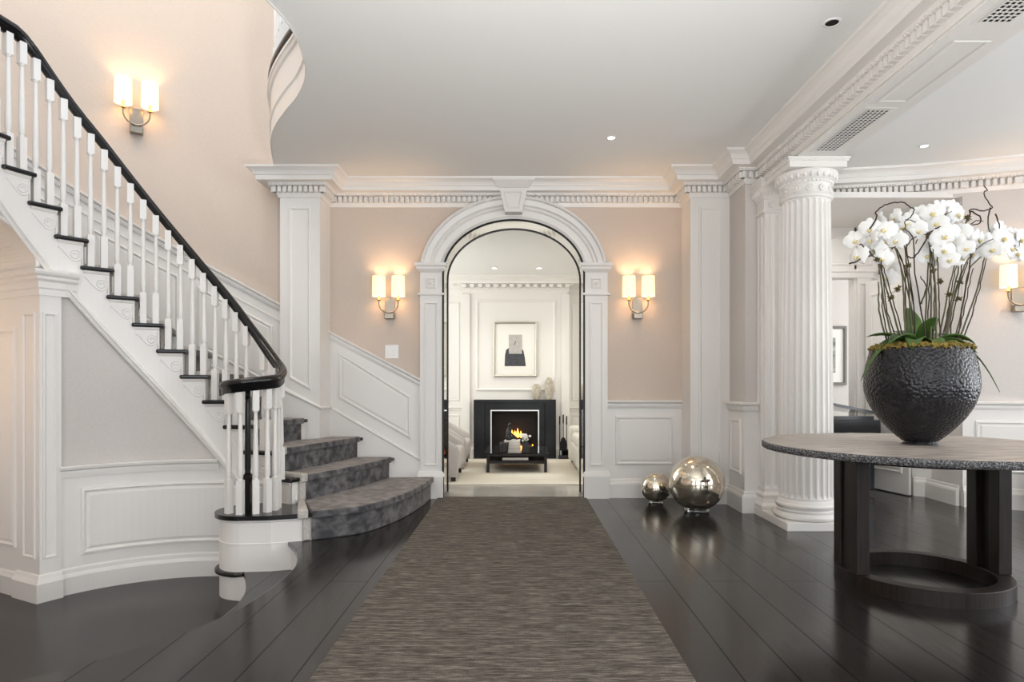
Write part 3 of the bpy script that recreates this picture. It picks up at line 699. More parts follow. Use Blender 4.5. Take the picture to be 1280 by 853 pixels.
zs = sorted([.19,.21]+[.215+.005*k for k in range(8)]+[2.36+.005*k for k in range(9)]+[2.42]); g = []
for z in zs:
    mk = min(1., max(0,(z-.225))/.03)**.5*min(1., max(0,(2.395-z))/.03)**.5
    for p, d, nr, s_, w in side:
        dd = .014*flute(w)*mk; g.append((p[0]+d[0]*s_+nr[0]*dd, p[1]+d[1]*s_+nr[1]*dd, z))
mb.grid(g, len(zs), len(side), 0, False); mb.build('shaft', M['white'], t)
cap = MB(); cap.sweep(ring, [(-.02,2.40),(.012,2.403),(.016,2.415),(.012,2.427),(.004,2.43),(.004,2.505),(.014,2.512),(.014,2.525),(.020,2.53),(.032,2.55),(.038,2.58),(.036,2.60),(-.02,2.60)])
for k in range(13): cap.sphere((px0-.03+(px1-px0+.06)*k/12, py0-.030, 2.562), .013, 6, 0, (1,1,1.6))
for k in range(4): cap.sphere((px0-.036, py0+.02+.04*k, 2.562), .015, 6, 0, (1,1,1.6))
co = cap.build('capital', M['white'], t)
for k in range(4):
    T = Matrix.Translation((px0+.055+.103*k,py0-.004,2.468)) @ Matrix.Rotation(R(90),4,'X')
    rb = MB(); rb.lathe([(.026,0),(.025,.010),(.017,.006),(.012,.006),(.009,.014),(0,.016)], n=14, T=T); rb.build('rosette', M['white'], co)
mb = MB(); mb.sweep(ring, [(-.02,2.60),(.040,2.60),(.040,2.64),(.046,2.645),(.050,2.67),(-.02,2.67)])
for k in range(19): mb.box(px0-.035+.027*k-.009,px0-.035+.027*k+.009,py0-.052,py0-.044,2.646,2.66)
mb.build('abacus', M['white'], t)
# ---------------------------------------------------------------- round stone table
TX, TY, TZ = 2.12, 3.38, .731
t = thing('round_table', 'round grey stone topped table on dark wood legs and ring base', 'table', (TX,TY,0))
mb = MB()
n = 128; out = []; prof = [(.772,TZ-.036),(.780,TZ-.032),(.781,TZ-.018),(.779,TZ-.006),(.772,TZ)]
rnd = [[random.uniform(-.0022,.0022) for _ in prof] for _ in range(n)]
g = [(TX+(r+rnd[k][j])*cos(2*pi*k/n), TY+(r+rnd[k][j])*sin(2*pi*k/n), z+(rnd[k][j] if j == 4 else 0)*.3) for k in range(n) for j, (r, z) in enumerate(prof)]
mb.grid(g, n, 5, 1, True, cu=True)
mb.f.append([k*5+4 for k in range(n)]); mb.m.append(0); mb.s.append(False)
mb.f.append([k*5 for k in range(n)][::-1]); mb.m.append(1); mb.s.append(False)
mb.build('tabletop', [M['stonetop_sheen'], M['stoneedge']], t)
mb = MB(); mb.lathe([(.36,TZ-.080),(.445,TZ-.078),(.445,TZ-.037),(.2,TZ-.037)], (TX,TY,0), 72, cap=True); mb.build('apron', M['espresso'], t, bevel=.002)
mb = MB(); n = 96; g = [(TX+r*cos(2*pi*k/n), TY+r*sin(2*pi*k/n), z) for k in range(n) for r, z in ((.33,0),(.407,0),(.407,.072),(.404,.075),(.333,.075),(.33,.072))]
mb.grid(g, n, 6, 0, False, cu=True, cv=True); mb.build('base_ring', M['espresso'], t)
for th in (167,193,-13,13):
    T = Matrix.Translation((TX+.372*cos(R(th)), TY+.372*sin(R(th)), 0)) @ Matrix.Rotation(R(180 if th > 90 else 0),4,'Z')
    mb = MB(); mb.box(-.034,.034,-.036,.036,.074,TZ-.078,0,T); mb.build('leg', M['espresso'], t, bevel=.004)
for s_ in (-1,1):
    mb = MB(); mb.box(TX+s_*.372-.012,TX+s_*.372+.012,TY-.055,TY+.055,.074,TZ-.078); mb.build('leg_web', M['espresso'], t)
# ---------------------------------------------------------------- potted orchids
random.seed(11)
pt_ = thing('potted_orchids', 'white moth orchids in a hammered black bowl on the round stone table', 'potted plant', (TX,TY,TZ))
pr = [(.0,0),(.082,0),(.086,.005),(.082,.010),(.07,.012),(.078,.018),(.11,.045),(.155,.09),(.20,.145),(.235,.205),(.256,.265),(.262,.31),(.260,.36),(.253,.41),(.242,.46),(.232,.495),(.229,.505),(.222,.508),(.216,.50),(.20,.45)]
def dense(p, k=3): return [tuple(q) for q in catmull([(a,b) for a,b in p], k)]
pp_ = [Vector(q) for q in dense(pr[5:-2], 10)]; dist_ = [0.]
for a_, b_ in zip(pp_, pp_[1:]): dist_.append(dist_[-1]+(b_-a_).length)
NA = 560; CELL = .0170; nrow = int(dist_[-1]/CELL); rg_ = random.Random(3)
def at_(s_):
    for k in range(len(dist_)-1):
        if s_ <= dist_[k+1]: t_ = (s_-dist_[k])/max(1e-9,dist_[k+1]-dist_[k]); return pp_[k].lerp(pp_[k+1], t_)
    return pp_[-1]
rows = []
for j in range(nrow+1):
    ph_ = 0.; r_ = at_((j+.5)*CELL).x; nc = max(8, round(2*pi*r_/CELL)); rows.append([((c+ph_+rg_.uniform(-.36,.36))*2*pi/nc, (j+.5+.30*sin(c*2.399+j*1.7)+rg_.uniform(-.30,.30))*CELL) for c in range(nc)])
g = []; NSV = 230
for k in range(NSV+1):
    s_ = dist_[-1]*k/NSV; p_ = at_(s_); q_ = at_(min(dist_[-1],s_+.002)); q0_ = at_(max(0,s_-.002)); tt = (q_-q0_).normalized(); j0 = int(s_/CELL)
    for u in range(NA):
        th = 2*pi*u/NA; d1 = d2 = 9.
        for j in (j0-1,j0,j0+1):
            if 0 <= j < len(rows):
                R_ = rows[j]; nc = len(R_); c0 = int(th/(2*pi)*nc)
                for c in (c0-1,c0,c0+1):
                    a_, sy = R_[c%nc]; da = (th-a_+pi)%(2*pi)-pi; d_ = sqrt((da*p_.x)**2+(s_-sy)**2)
                    if d_ < d1: d1, d2 = d_, d1
                    elif d_ < d2: d2 = d_
        h_ = .0028*max(0., 1-(d1/(CELL*.60))**2)*min(1, (dist_[-1]-s_)/.01)
        x = p_.x+tt.y*h_; g.append((TX+x*cos(th), TY+x*sin(th), TZ+p_.y-tt.x*h_))
mb = MB(); mb.grid(g, NSV+1, NA, 0, True, cv=True); mb.lathe(pr[:6], (TX,TY,TZ), 64, cap=False); mb.lathe(pr[-4:], (TX,TY,TZ), 96, cap=False); mb.build('pot', M['pot'], pt_)
mb = MB(); g = []; NU, NV = 72, 16
for u in range(NU):
    for v in range(NV+1):
        rr = .236*v/NV; a = 2*pi*u/NU; j = random.uniform(-.010,.014) if v > 1 else 0
        g.append((TX+(rr+j*.5)*cos(a), TY+(rr+j*.5)*sin(a), TZ+.498+.034*sqrt(max(0,1-(v/NV)**2.6))+j))
mb.grid(g, NU, NV+1, 0, False, cu=True)
for k in range(420):       # shaggy tufts
    a = random.uniform(0,2*pi); rr = .236*sqrt(random.uniform(.35,1.02)); x, y = TX+rr*cos(a), TY+rr*sin(a); z = TZ+.498+.034*sqrt(max(0,1-(min(1,rr/.236))**2.6))
    d = Vector((cos(a)*random.uniform(0,.8)+random.uniform(-.4,.4), sin(a)*random.uniform(0,.8)+random.uniform(-.4,.4), random.uniform(.1,1))).normalized()*random.uniform(.010,.026)
    p0 = Vector((x,y,z-.004)); mb.tube([p0, p0+d*.6, p0+d], [.005,.0045,.001], 4)
mb.build('moss', M['moss'], pt_)
def leaf(base, d, L_, w, droop, up):
    w *= 1.25
    mb = MB(); g = []; d = Vector(d).normalized(); side = d.cross(Vector((0,0,1))).normalized(); nu = 12
    for i in range(nu+1):
        s_ = i/nu; c = Vector(base)+d*(L_*s_)+Vector((0,0,up*s_*L_-droop*L_*s_*s_)); ww = w*(sin(pi*min(1,.12+.88*s_)**.85))**.7*(1 if s_ < 1 else .02)
        for j in range(5):
            q = (j-2)/2; g.append(c+side*(ww*q)+Vector((0,0,abs(q)*ww*.35)))
    mb.grid(g, nu+1, 5, 0, True); return mb.build('leaf', M['leaf'], pt_, solid=.003, weld=False)
LB = (TX,TY,TZ+.525)
for ang, L_, w, dr, up, r in ((185,.20,.032,.75,.55,.05),(205,.19,.034,.8,.75,.06),(230,.16,.036,.75,.5,.08),(262,.15,.03,.7,.35,.09),(290,.15,.033,.8,.5,.08),(318,.17,.034,.9,.6,.08),(340,.19,.036,.75,.7,.06),(2,.21,.028,.45,.6,.05),(25,.19,.034,.5,.8,.04),(60,.17,.034,.4,.8,.04),(95,.17,.035,.4,.9,.04),(130,.18,.034,.5,.8,.04),(158,.20,.030,.5,.7,.05),(268,.13,.036,.5,1.5,.01),(80,.14,.036,.4,1.9,.02),(330,.24,.016,1.5,.5,.10),(190,.26,.014,1.2,.45,.09)):
    a = R(ang); leaf((TX+r*cos(a),TY+r*sin(a),LB[2]+random.uniform(-.01,.01)), (cos(a),sin(a),0), L_, w, dr, up)
DT = TY
def wob(pts, r0, r1, n=4, jit=.003):
    sm_ = catmull([tuple(p) for p in pts], n); return [(p[0]+random.uniform(-jit,jit),p[1]+random.uniform(-jit,jit),p[2]+random.uniform(-jit,jit)) for p in sm_], [r0+(r1-r0)*k/(len(sm_)-1) for k in range(len(sm_))]
def pline(pts, d0, d1): return [P(x,y,DT+d0+(d1-d0)*k/(len(pts)-1)) for k, (x,y) in enumerate(pts)]
STEMS = [([(1120,436),(1107,390),(1101,350),(1097,325),(1090,312),(1074,306)],-.02,-.12),([(1129,436),(1115,385),(1103,345),(1098,326),(1086,320),(1062,330)],.05,-.05),([(1132,436),(1130,380),(1127,340),(1119,310),(1108,292),(1098,280)],-.05,-.1),
 ([(1140,436),(1137,370),(1132,320),(1130,296),(1138,283),(1152,272)],.03,.05),([(1145,436),(1138,380),(1125,330),(1117,308),(1104,298),(1090,296)],.08,.1),([(1155,436),(1158,380),(1160,330),(1160,293),(1175,274),(1190,264)],.0,-.02),([(1163,436),(1164,370),(1163,330),(1160,292),(1150,280),(1132,274)],-.08,-.1),
 ([(1170,436),(1170,380),(1168,340),(1167,322),(1166,312)],-.1,-.2),([(1173,436),(1180,390),(1190,345),(1196,322),(1194,298)],.04,.08),([(1182,436),(1188,390),(1200,350),(1208,328),(1225,308),(1242,298)],-.04,-.12),([(1188,436),(1200,400),(1207,360),(1213,335),(1230,318),(1250,298),(1262,306)],.05,.02),
 ([(1195,436),(1210,395),(1222,360),(1231,322),(1238,308),(1252,297),(1272,314)],-.02,-.06),([(1178,436),(1190,372),(1198,335),(1192,316),(1184,306)],.12,.15),([(1112,436),(1100,395),(1098,360),(1100,330),(1108,318)],.1,.12)]
for pts, a, b_ in STEMS:
    mb = MB(); q, rr = wob(pline(pts,a,b_), .0048, .0022, 5, .0018); mb.tube(q, rr, 6); mb.build('stem', M['stem'], pt_)
for pts, a, b_ in STEMS:                                  # dark cane beside each stem
    mb = MB(); q, rr = wob(pline([(x+random.uniform(2,5),y) for x, y in pts[:4]],a+.02,b_), .0036, .0024, 6, .003); mb.tube(q, rr, 5); mb.build('cane', M['twig'], pt_)
TW = [([(1087,286),(1096,272),(1095,265),(1103,258),(1115,254),(1129,253),(1138,260),(1143,262),(1138,272),(1131,278),(1132,285),(1121,291)],-.15,-.1),([(1205,320),(1204,300),(1205,285),(1212,270),(1213,262),(1228,263),(1238,262),(1240,258),(1232,248),(1231,240),(1234,238),(1229,233)],-.1,-.12),
 ([(1238,260),(1235,275),(1237,290)],-.1,-.1),([(1213,264),(1225,270),(1225,279),(1213,282),(1220,276),(1229,277)],-.1,-.12),([(1244,268),(1248,280),(1250,290)],-.08,-.08),([(1162,292),(1150,312),(1140,323),(1132,314),(1138,301),(1150,294),(1144,305)],-.16,-.12),([(1158,428),(1150,380),(1143,330),(1142,300),(1130,285)],-.1,-.15),
 ([(1062,330),(1075,325),(1092,318)],-.15,-.15),([(1075,305),(1088,316),(1095,325)],-.16,-.14),([(1160,292),(1172,285),(1183,282),(1189,290)],-.1,-.12),([(1152,380),(1158,360),(1150,345)],-.12,-.1),([(1210,300),(1213,330),(1205,370),(1196,430)],-.12,-.08)]
for pts, a, b_ in TW:
    mb = MB(); q, rr = wob(pline(pts,a,b_), .0042, .0024, 4, .003); mb.tube(q, rr, 5); mb.build('twig', M['twig'], pt_)
for x, y, d in ((1097,325,-.1),(1117,308,-.05),(1130,295,-.02),(1160,293,-.05),(1210,272,-.1),(1232,317,-.03),(1175,352,-.06),(1198,374,-.02),(1186,368,-.08),(1135,333,0),(1113,373,-.03),(1122,361,-.05),(1166,339,-.1),(1204,306,-.1),(1200,353,.02)):
    mb = MB(); c = P(x,y,DT+d)
    for k in range(34):
        v = Vector((random.gauss(0,1),random.gauss(0,1),random.gauss(0,.8))).normalized()*random.uniform(.010,.024); mb.tube([c, c+v*.6, c+v], [.004,.003,.0008], 4)
    mb.build('raffia_tie', M['raffia'], pt_)
def flower_mesh(seed):
    rg = random.Random(seed); mb = MB()
    def tep(ang, L_, w, cup, mi=0, y0=0.):
        g = []
        for i in range(8):
            s_ = i/7; ww = w*(sin(pi*(.06+.90*s_)))**.62
            for j in range(5):
                q = (j-2)/2; x, z, y = q*ww, s_*L_, y0-cup*(s_-s_*s_*1.3)+.010*abs(q)*s_+rg.uniform(-.0015,.0015)
                g.append((x*cos(ang)-z*sin(ang), y, x*sin(ang)+z*cos(ang)))
        mb.grid(g, 8, 5, mi, True)
    tep(R(82+rg.uniform(-6,6)), .060, .038, .016, 0, -.004); tep(R(-82+rg.uniform(-6,6)), .060, .038, .016, 0, -.004)
    tep(0, .056, .023, .012); tep(R(140), .054, .022, .010); tep(R(-140), .054, .022, .010)
    mb.sphere((0,-.012,-.004), .008, 6, 0); mb.sphere((0,-.015,-.016), .008, 6, 1, (1,1,1.4)); mb.sphere((.008,-.012,-.012), .006, 6, 1); mb.sphere((-.008,-.012,-.012), .006, 6, 1)
    o = mb.build('flower', [M['petal'], M['lip']], pt_, local=True); return o
protos = [flower_mesh(s_) for s_ in range(4)]
FL = [(1068,300),(1080,306),(1073,319),(1087,285),(1099,276),(1107,287),(1118,272),(1128,283),(1090,300),(1106,301),(1112,294),(1096,312),(1078,296),(1121,300),(1134,278),(1141,283),(1150,268),(1158,275),(1147,288),(1165,266),(1176,262),(1185,272),(1190,260),(1196,267),(1166,306),(1172,322),(1158,319),(1180,312),(1190,302),(1196,318),(1206,311),(1188,290),(1200,290),(1178,296),(1186,325),(1223,298),(1233,304),(1245,290),(1255,298),(1262,310),(1272,316),(1276,298),(1240,312),(1252,287),(1268,292),(1115,338),(1109,347),(1104,322),(1092,286),(1200,322),(1215,316),(1240,300),(1170,280)]
for k, (x, y) in enumerate(FL):
    o = protos[k] if k < 4 else protos[k%4].copy()
    if k >= 4: COL.objects.link(o); o.parent = pt_
    d = random.uniform(-.16,.10); p = P(x,y,DT+d)-Vector((TX,TY,TZ)); o.location = p
    out_ = (x-1160)/110
    sc = random.uniform(.84,1.02); o.scale = (sc,sc,sc)
    o.rotation_euler = (R(random.uniform(-25,20)), R(random.uniform(-35,35)), R(-32+out_*38+random.uniform(-42,42)))
# ---------------------------------------------------------------- mercury glass spheres
def msphere(x, y, r, label):
    t = thing('mercury_glass_sphere', label, 'decorative sphere', (x,y,0), group='mercury glass spheres on the floor')
    mb = MB(); mb.sphere((0,0,r+.012), r, 40); mb.build('globe', M['mercury'], t, local=True)
    q = r*.38; mb = MB(); mb.tube([(q*cos(2*pi*k/32),q*sin(2*pi*k/32),.018) for k in range(32)], .017, 8, closed=True); mb.build('stand_ring', M['clear'], t, local=True)
    return t
msphere(1.462, 5.25, .224, 'large silver mercury glass sphere on the floor before the right pier')
msphere(1.206, 5.62, .132, 'small silver mercury glass sphere beside the larger one by the dado')
msphere(4.30, 5.02, .205, 'silver mercury glass sphere behind the round table, cut by the photo edge')
# ---------------------------------------------------------------- wall sconces
def make_sconce(label):
    t = thing('wall_sconce', label, 'sconce', group='two shade wall sconces')
    mb = MB(); mb.box(-.046,.046,-.016,.0,-.105,.095); mb.build('backplate', M['nickel'], t, local=True, bevel=.003)
    mb = MB(); mb.box(-.042,.042,-.075,-.016,-.110,-.052); mb.build('bracket_block', M['nickel'], t, local=True, bevel=.004)
    mb = MB(); mb.tube([(-.088,-.085,.10),(-.088,-.085,.055)]+[(-.088*cos(R(a)),-.085,.03-.088*sin(R(a))) for a in range(0,181,12)]+[(.088,-.085,.055),(.088,-.085,.10)], .0065, 10)
    mb.box(-.010,.010,-.085,-.06,-.066,-.052); mb.build('arm', M['nickel'], t, local=True)
    for s_ in (-1,1):
        mb = MB(); mb.lathe([(.008,.05),(.017,.055),(.017,.062),(.010,.068),(.012,.10),(.012,.13)], (s_*.088,-.085,0), 16); cd = mb.build('socket', M['brass'], t, local=True)
        mb = MB(); mb.sphere((s_*.088,-.085,.165), .018, 8, 0, (1,1,1.7)); mb.build('bulb', M['bulb'], cd, local=True)
        mb = MB(); mb.lathe([(.061,.092),(.058,.276),(.0565,.276),(.0595,.092)], (s_*.088,-.085,0), 36, cap=False); mb.build('shade', M['shade'], t, local=True)
        lamp('sconce_light', 'POINT', (s_*.088,-.085,.20), 2.7, (1.,.62,.34), size=(.03,.03), parent=t)
    return t
ZS = 1.755
sc = make_sconce('lit two shade sconce on the wall left of the archway, above the switch'); sc.location = (-1.183, YW, ZS)
dup(sc, (1.095, YW, ZS), 0, 'lit two shade sconce on the wall between archway and right pier')
a = 121.; p = pol(a, 2.05); s3 = dup(sc, (p[0],p[1],3.29), R(a-90), 'lit two shade sconce high on the curved wall above the staircase'); s3.scale = (1.1,1.1,1.1)
dup(sc, (4.16,5.333,ZS), R(-21), 'lit two shade sconce on the wall behind the potted orchids')
# ---------------------------------------------------------------- switch plate
t = thing('light_switch', 'white double switch plate on the wall under the left sconce', 'switch', (-1.169,YW,1.346))
mb = MB(); mb.box(-.062,.062,-.008,0,-.062,.062); mb.build('plate', M['plastic'], t, local=True, bevel=.003)
for s_ in (-1,1):
    mb = MB(); mb.box(s_*.026-.014,s_*.026+.014,-.013,-.006,-.033,.033); mb.build('rocker', M['plastic'], t, local=True, bevel=.002)
# ---------------------------------------------------------------- vents and ceiling lights
def vent(y0, y1, label):
    t = thing('ceiling_vent', label, 'vent', (2.125,(y0+y1)/2,BZ), group='vents in the beam soffit')
    x0, x1 = 2.062, 2.195
    mb = MB(); mb.box(x0,x1,y0,y1,BZ-.003,BZ-.001); mb.build('duct_shade', M['void_shade'], t)  # flat black sheet paints the shade behind the grille
    mb = MB(); nx = 5; ny = int((y1-y0)/.026); w = (x1-x0)/nx
    for i in range(nx+1): mb.box(x0+i*w-.004,x0+i*w+.004,y0,y1,BZ-.0045,BZ-.003)
    for j in range(ny+1): q = y0+(y1-y0)*j/ny; mb.box(x0,x1,q-.0035,q+.0035,BZ-.0042,BZ-.003)
    mb.build('grille', M['white'], t)
    mb = MB(); mb.panel([(x0-.028,y0-.03),(x1+.028,y0-.03),(x1+.028,y1+.03),(x0-.028,y1+.03)], [(0,0),(.003,.005),(.02,.006),(.028,.003),(.028,0)], fz); mb.build('frame', M['white'], t)
vent(3.78, 4.44, 'long white vent grille in the beam just before the column')
vent(2.1, 2.86, 'white vent grille in the beam at the upper edge of the picture')
def down(x, y, z, r, lit, label, e=0., col=(1,.92,.8)):
    t = thing('recessed_downlight', label, 'ceiling light', (x,y,z), group='recessed downlights')
    mb = MB(); mb.lathe([(r,0),(r*1.35,0),(r*1.38,-.004),(r*1.02,-.006),(r,0)], n=28, cap=False); mb.build('trim_ring', M['ceil'], t, local=True)
    mb = MB(); mb.lathe([(0,-.0025),(r,-.0025)], n=24, cap=False); mb.build('lens' if lit else 'aperture', M['lens'] if lit else M['void_shade'], t, local=True)
    if e: lamp('downlight', 'SPOT', (x,y,z-.03), e, col, size=(.04,.04), spot=110, blend=.9)
    return t
down(1.604, 3.274, HC, .033, False, 'dark unlit downlight in the ceiling beside the beam')
down(.697, 4.805, HC, .026, True, 'tiny lit downlight in the ceiling right of the arch', 14)
down(3.15, 4.97, HC, .026, True, 'lit downlight in the ceiling beyond the beam', 14)
# ---------------------------------------------------------------- living room beyond the arch
HL = 2.56
mb = MB(); mb.box(-.70,.62,YW-.002,YW+.26,-.02,.004); mb.box(-2.6,2.4,YW+.26,9.5,-.02,.004); struct('floor_living', mb, M['stone'], 'polished stone floor beyond the archway', 'floor')
mb = MB(); mb.box(-2.6,2.4,YW+.24,9.5,HL,HL+.05); struct('ceiling_living', mb, M['ceil'], 'pale ceiling of the room beyond the archway', 'ceiling')
YB = 9.08
mb = MB(); mb.box(-2.6,2.4,9.32,9.42,0,HL); mb.box(-.78,.70,YB,9.33,0,HL)
fl = lambda u, v, h: (u, YB-h, v); fl2 = lambda u, v, h: (u, 9.32-h, v)
mb.panel([(-.60,.95),(.53,.95),(.53,2.24),(-.60,2.24)], [(0,0),(.004,.016),(.02,.018),(.035,.004),(.04,0)], fl)
for x0, x1 in ((-1.5,-.86),(.78,1.5)):
    mb.panel([(x0,.80),(x1,.80),(x1,2.24),(x0,2.24)], RFLAT, fl2); mb.panel([(x0,.18),(x1,.18),(x1,.60),(x0,.60)], RFLAT, fl2)
mb.sweep([(-2.6,9.32,.70),(-.78,9.32,.70)], CR); mb.sweep([(.70,9.32,.70),(2.4,9.32,.70)], CR)
for x in (-.745,.665): mb.box(x-.055,x+.055,YB-.03,YB,0,2.32)
mb.sweep([(-2.6,9.32,0),(-.78,9.32,0),(-.78,YB,0),(.70,YB,0),(.70,9.32,0),(2.4,9.32,0)], BB)
struct('wall_fireplace', mb, M['white'], 'white panelled fireplace wall of the room beyond the arch', 'wall')
mb = MB(); mb.sweep([(-2.6,9.32,HL-HC),(-.78,9.32,HL-HC),(-.78,YB,HL-HC),(.70,YB,HL-HC),(.70,9.32,HL-HC),(2.4,9.32,HL-HC)], CO)
for k in range(14): x = -.76+k*.111; mb.box(x-.03,x+.03,YB-.14,YB-.03,HL-.155,HL-.112)
struct('trim_living_cornice', mb, M['white'], 'white modillion cornice above the fireplace wall', 'cornice')
mb = MB(); mb.box(-2.65,-2.6,YW+.25,9.42,0,HL); struct('wall_living_left', mb, M['white'], 'white side wall of the room beyond the arch', 'wall')
mb = MB(); mb.box(2.40,2.45,YW+.25,9.42,0,HL); struct('wall_living_right', mb, M['white'], 'white wall dividing the living room from the piano room', 'wall')
mb = MB(); mb.prism([(-1.7,6.60),(1.5,6.60),(1.5,8.78),(-1.7,8.78)], .005, .016)
rg2 = mb.build('area_rug', M['cream'], None, bevel=.004); tag(rg2, 'pale cream patched rug under the low coffee table', 'rug')
down(-.31, 8.35, HL, .03, True, 'left small downlight in the ceiling above the framed print', 16); down(.27, 8.35, HL, .03, True, 'right small downlight in the ceiling above the framed print', 16)
# fireplace
t = thing('fireplace', 'black marble fireplace with thin steel frame and open firebox', 'fireplace', (-.05,9.0,0))
mb = MB(); FX0, FX1, FT = -.628, .527, .826
def portal(mb, x0, x1, zt, w, wt, y0, y1): mb.xz([(x0,0),(x0+w,0),(x0+w,zt-wt),(x1-w,zt-wt),(x1-w,0),(x1,0),(x1,zt),(x0,zt)], y0, y1)
portal(mb, FX0, FX1, FT, .155, .045, 8.965, YB+.0); mb.build('surround', M['marble'], t, bevel=.003)
mb = MB(); portal(mb, -.473, .372, .781, .083, .10, 8.995, YB); mb.build('slip', M['marble'], t, bevel=.003)
mb = MB(); portal(mb, -.392, .291, .683, .016, .016, 8.983, 9.02); mb.build('frame', M['satin'], t)
mb = MB(); mb.box(-.39,.29,9.05,9.078,0.0,.68); mb.box(-.39,.29,8.99,9.05,.0,.02); mb.build('firebox', M['soot'], t)
t = thing('log_fire', 'burning logs with orange flames inside the black fireplace', 'fire', (-.05,9.02,.02))
for q in (((-.27,9.02,.17),(.18,9.03,.175)),((-.22,9.0,.23),(.12,9.03,.245)),((-.10,9.0,.26),(.18,9.03,.31))):
    mb = MB(); mb.tube([q[0], [(q[0][k]+q[1][k])/2+(.01 if k == 2 else 0) for k in range(3)], q[1]], [.030,.034,.028], 9); mb.build('log', M['log'], t)
mb = MB()
for k in range(50): mb.sphere((random.uniform(-.32,.22),random.uniform(8.995,9.045),.06+random.uniform(0,.05)), random.uniform(.006,.014), 4)
mb.build('ember_bed', M['ember'], t)
for x, h, z, w in ((-.09,.17,.28,.030),(-.05,.14,.29,.034),(-.01,.20,.28,.034),(.035,.15,.28,.030),(.07,.10,.28,.024),(-.12,.10,.27,.02),(.20,.10,.13,.018),(.17,.08,.11,.014)):
    mb = MB(); h *= .74; w *= .8; mb.lathe([(.0,0),(w*.8,h*.1),(w,h*.28),(w*.72,h*.5),(w*.35,h*.75),(0,h)], (x,9.0,z), 10); mb.build('flame', M['flame'], t)
mb = MB()
for x in (-.24,-.12,0,.12): mb.box(x-.008,x+.008,8.99,9.045,.125,.14); mb.box(x-.006,x+.006,8.99,9.0,.02,.125)
mb.box(-.28,.16,9.03,9.042,.125,.14); mb.build('grate', M['darkline'], t)
lamp('fire_light', 'POINT', (-.05,8.93,.35), .5, (1,.4,.12), size=(.08,.08))
# fire tools
t = thing('fire_tool_set', 'black fire tools standing on a small base right of the fireplace', 'fire tools', (.62,8.90,0))
mb = MB(); mb.box(.56,.69,8.84,8.98,.0,.05); mb.build('base', M['bookd'], t, bevel=.004)
for x, h in ((.575,.60),(.625,.62),(.672,.60)):
    mb = MB(); mb.tube([(x,8.92,.05),(x,8.92,h)], .006, 8); mb.tube([(x,8.92,h-.12),(x,8.92,h)], .010, 8); mb.build('tool_rod', M['darkline'], t)
mb = MB(); mb.xz([(.575,.12),(.675,.12),(.68,.21),(.65,.29),(.625,.31),(.60,.29),(.57,.21)], 8.895, 8.905); mb.build('shovel_blade', M['darkline'], t)
# framed print above the mantel (generic abstract shapes)
t = thing('framed_print', 'silver framed abstract print hanging above the fireplace', 'picture', (-.045,YB,1.15))
x0, x1, z0, z1 = -.353, .262, 1.150, 1.926
mb = MB(); mb.panel([(x0,z0),(x1,z0),(x1,z1),(x0,z1)], [(0,.002),(0,.03),(.010,.034),(.022,.028),(.024,.012)], fl); mb.build('frame', M['silverframe'], t)
mb = MB(); mb.box(x0+.02,x1-.02,YB-.013,YB-.002,z0+.02,z1-.02); mb.build('paper', M['paperw'], t)
mb = MB(); mb.xz([(-.195,1.30),(.105,1.30),(.09,1.43),(.07,1.52),(.03,1.56),(-.13,1.56),(-.175,1.53),(-.19,1.45)], YB-.0155, YB-.0128); mb.build('dark_shape', M['ink'], t)
mb = MB(); mb.box(-.135,.05,YB-.018,YB-.0156,1.475,1.745); mb.build('grey_panel', M['greyp'], t)
mb = MB(); mb.tube([(-.06,YB-.0185,1.60),(-.045,YB-.0185,1.63),(-.04,YB-.0185,1.655)], .004, 4); mb.tube([(-.03,YB-.0185,1.44),(-.02,YB-.0185,1.475)], .003, 4); mb.build('ink_stroke', M['ink'], t)
# mantel vases
def mvase(x, h, w, label):
    t = tag(MB().lathe([(0,0),(w*.28,0),(w*.30,h*.03),(w*.45,h*.2),(w*.5,h*.5),(w*.44,h*.8),(w*.26,h*.96),(w*.24,h),(w*.18,h*.97),(w*.10,h*.9)], (0,0,0), 28, cap=False).build('vase', M['vase'], None), label, 'vase', 'stone vases on the mantel'); t.location = (x,9.02,FT); t.scale = (1,.42,1)
mvase(.255, .225, .135, 'shorter mottled stone vase on the mantel'); mvase(.432, .315, .125, 'taller mottled stone vase on the mantel end')
# coffee table
t = thing('coffee_table', 'low dark coffee table with glass top before the fireplace', 'coffee table', (-.02,7.9,.016))
cx0, cx1, cy0, cy1 = -.40, .362, 7.43, 8.33
mb = MB(); mb.prism([(cx0,cy0+.03),(cx0+.03,cy0),(cx1-.03,cy0),(cx1,cy0+.03),(cx1,cy1-.03),(cx1-.03,cy1),(cx0+.03,cy1),(cx0,cy1-.03)], .232, .242); mb.build('glass_top', M['glassd'], t)
for x in (cx0+.045,cx1-.045):
    for y in (cy0+.04,cy1-.05):
        mb = MB(); mb.box(x-.017,x+.017,y-.017,y+.017,.016,.231); mb.build('leg', M['espresso'], t, bevel=.002)
mb = MB()
for z in (.205,.118): 
    for y in (cy0+.04,cy1-.05): mb.box(cx0+.04,cx1-.04,y-.012,y+.012,z,z+.024)
    for x in (cx0+.045,cx1-.045): mb.box(x-.012,x+.012,cy0+.04,cy1-.05,z,z+.024)
mb.build('frame', M['espresso'], t)
mb = MB(); mb.box(cx0+.05,cx1-.05,cy0+.05,cy1-.06,.140,.150); mb.build('shelf', M['espresso'], t)
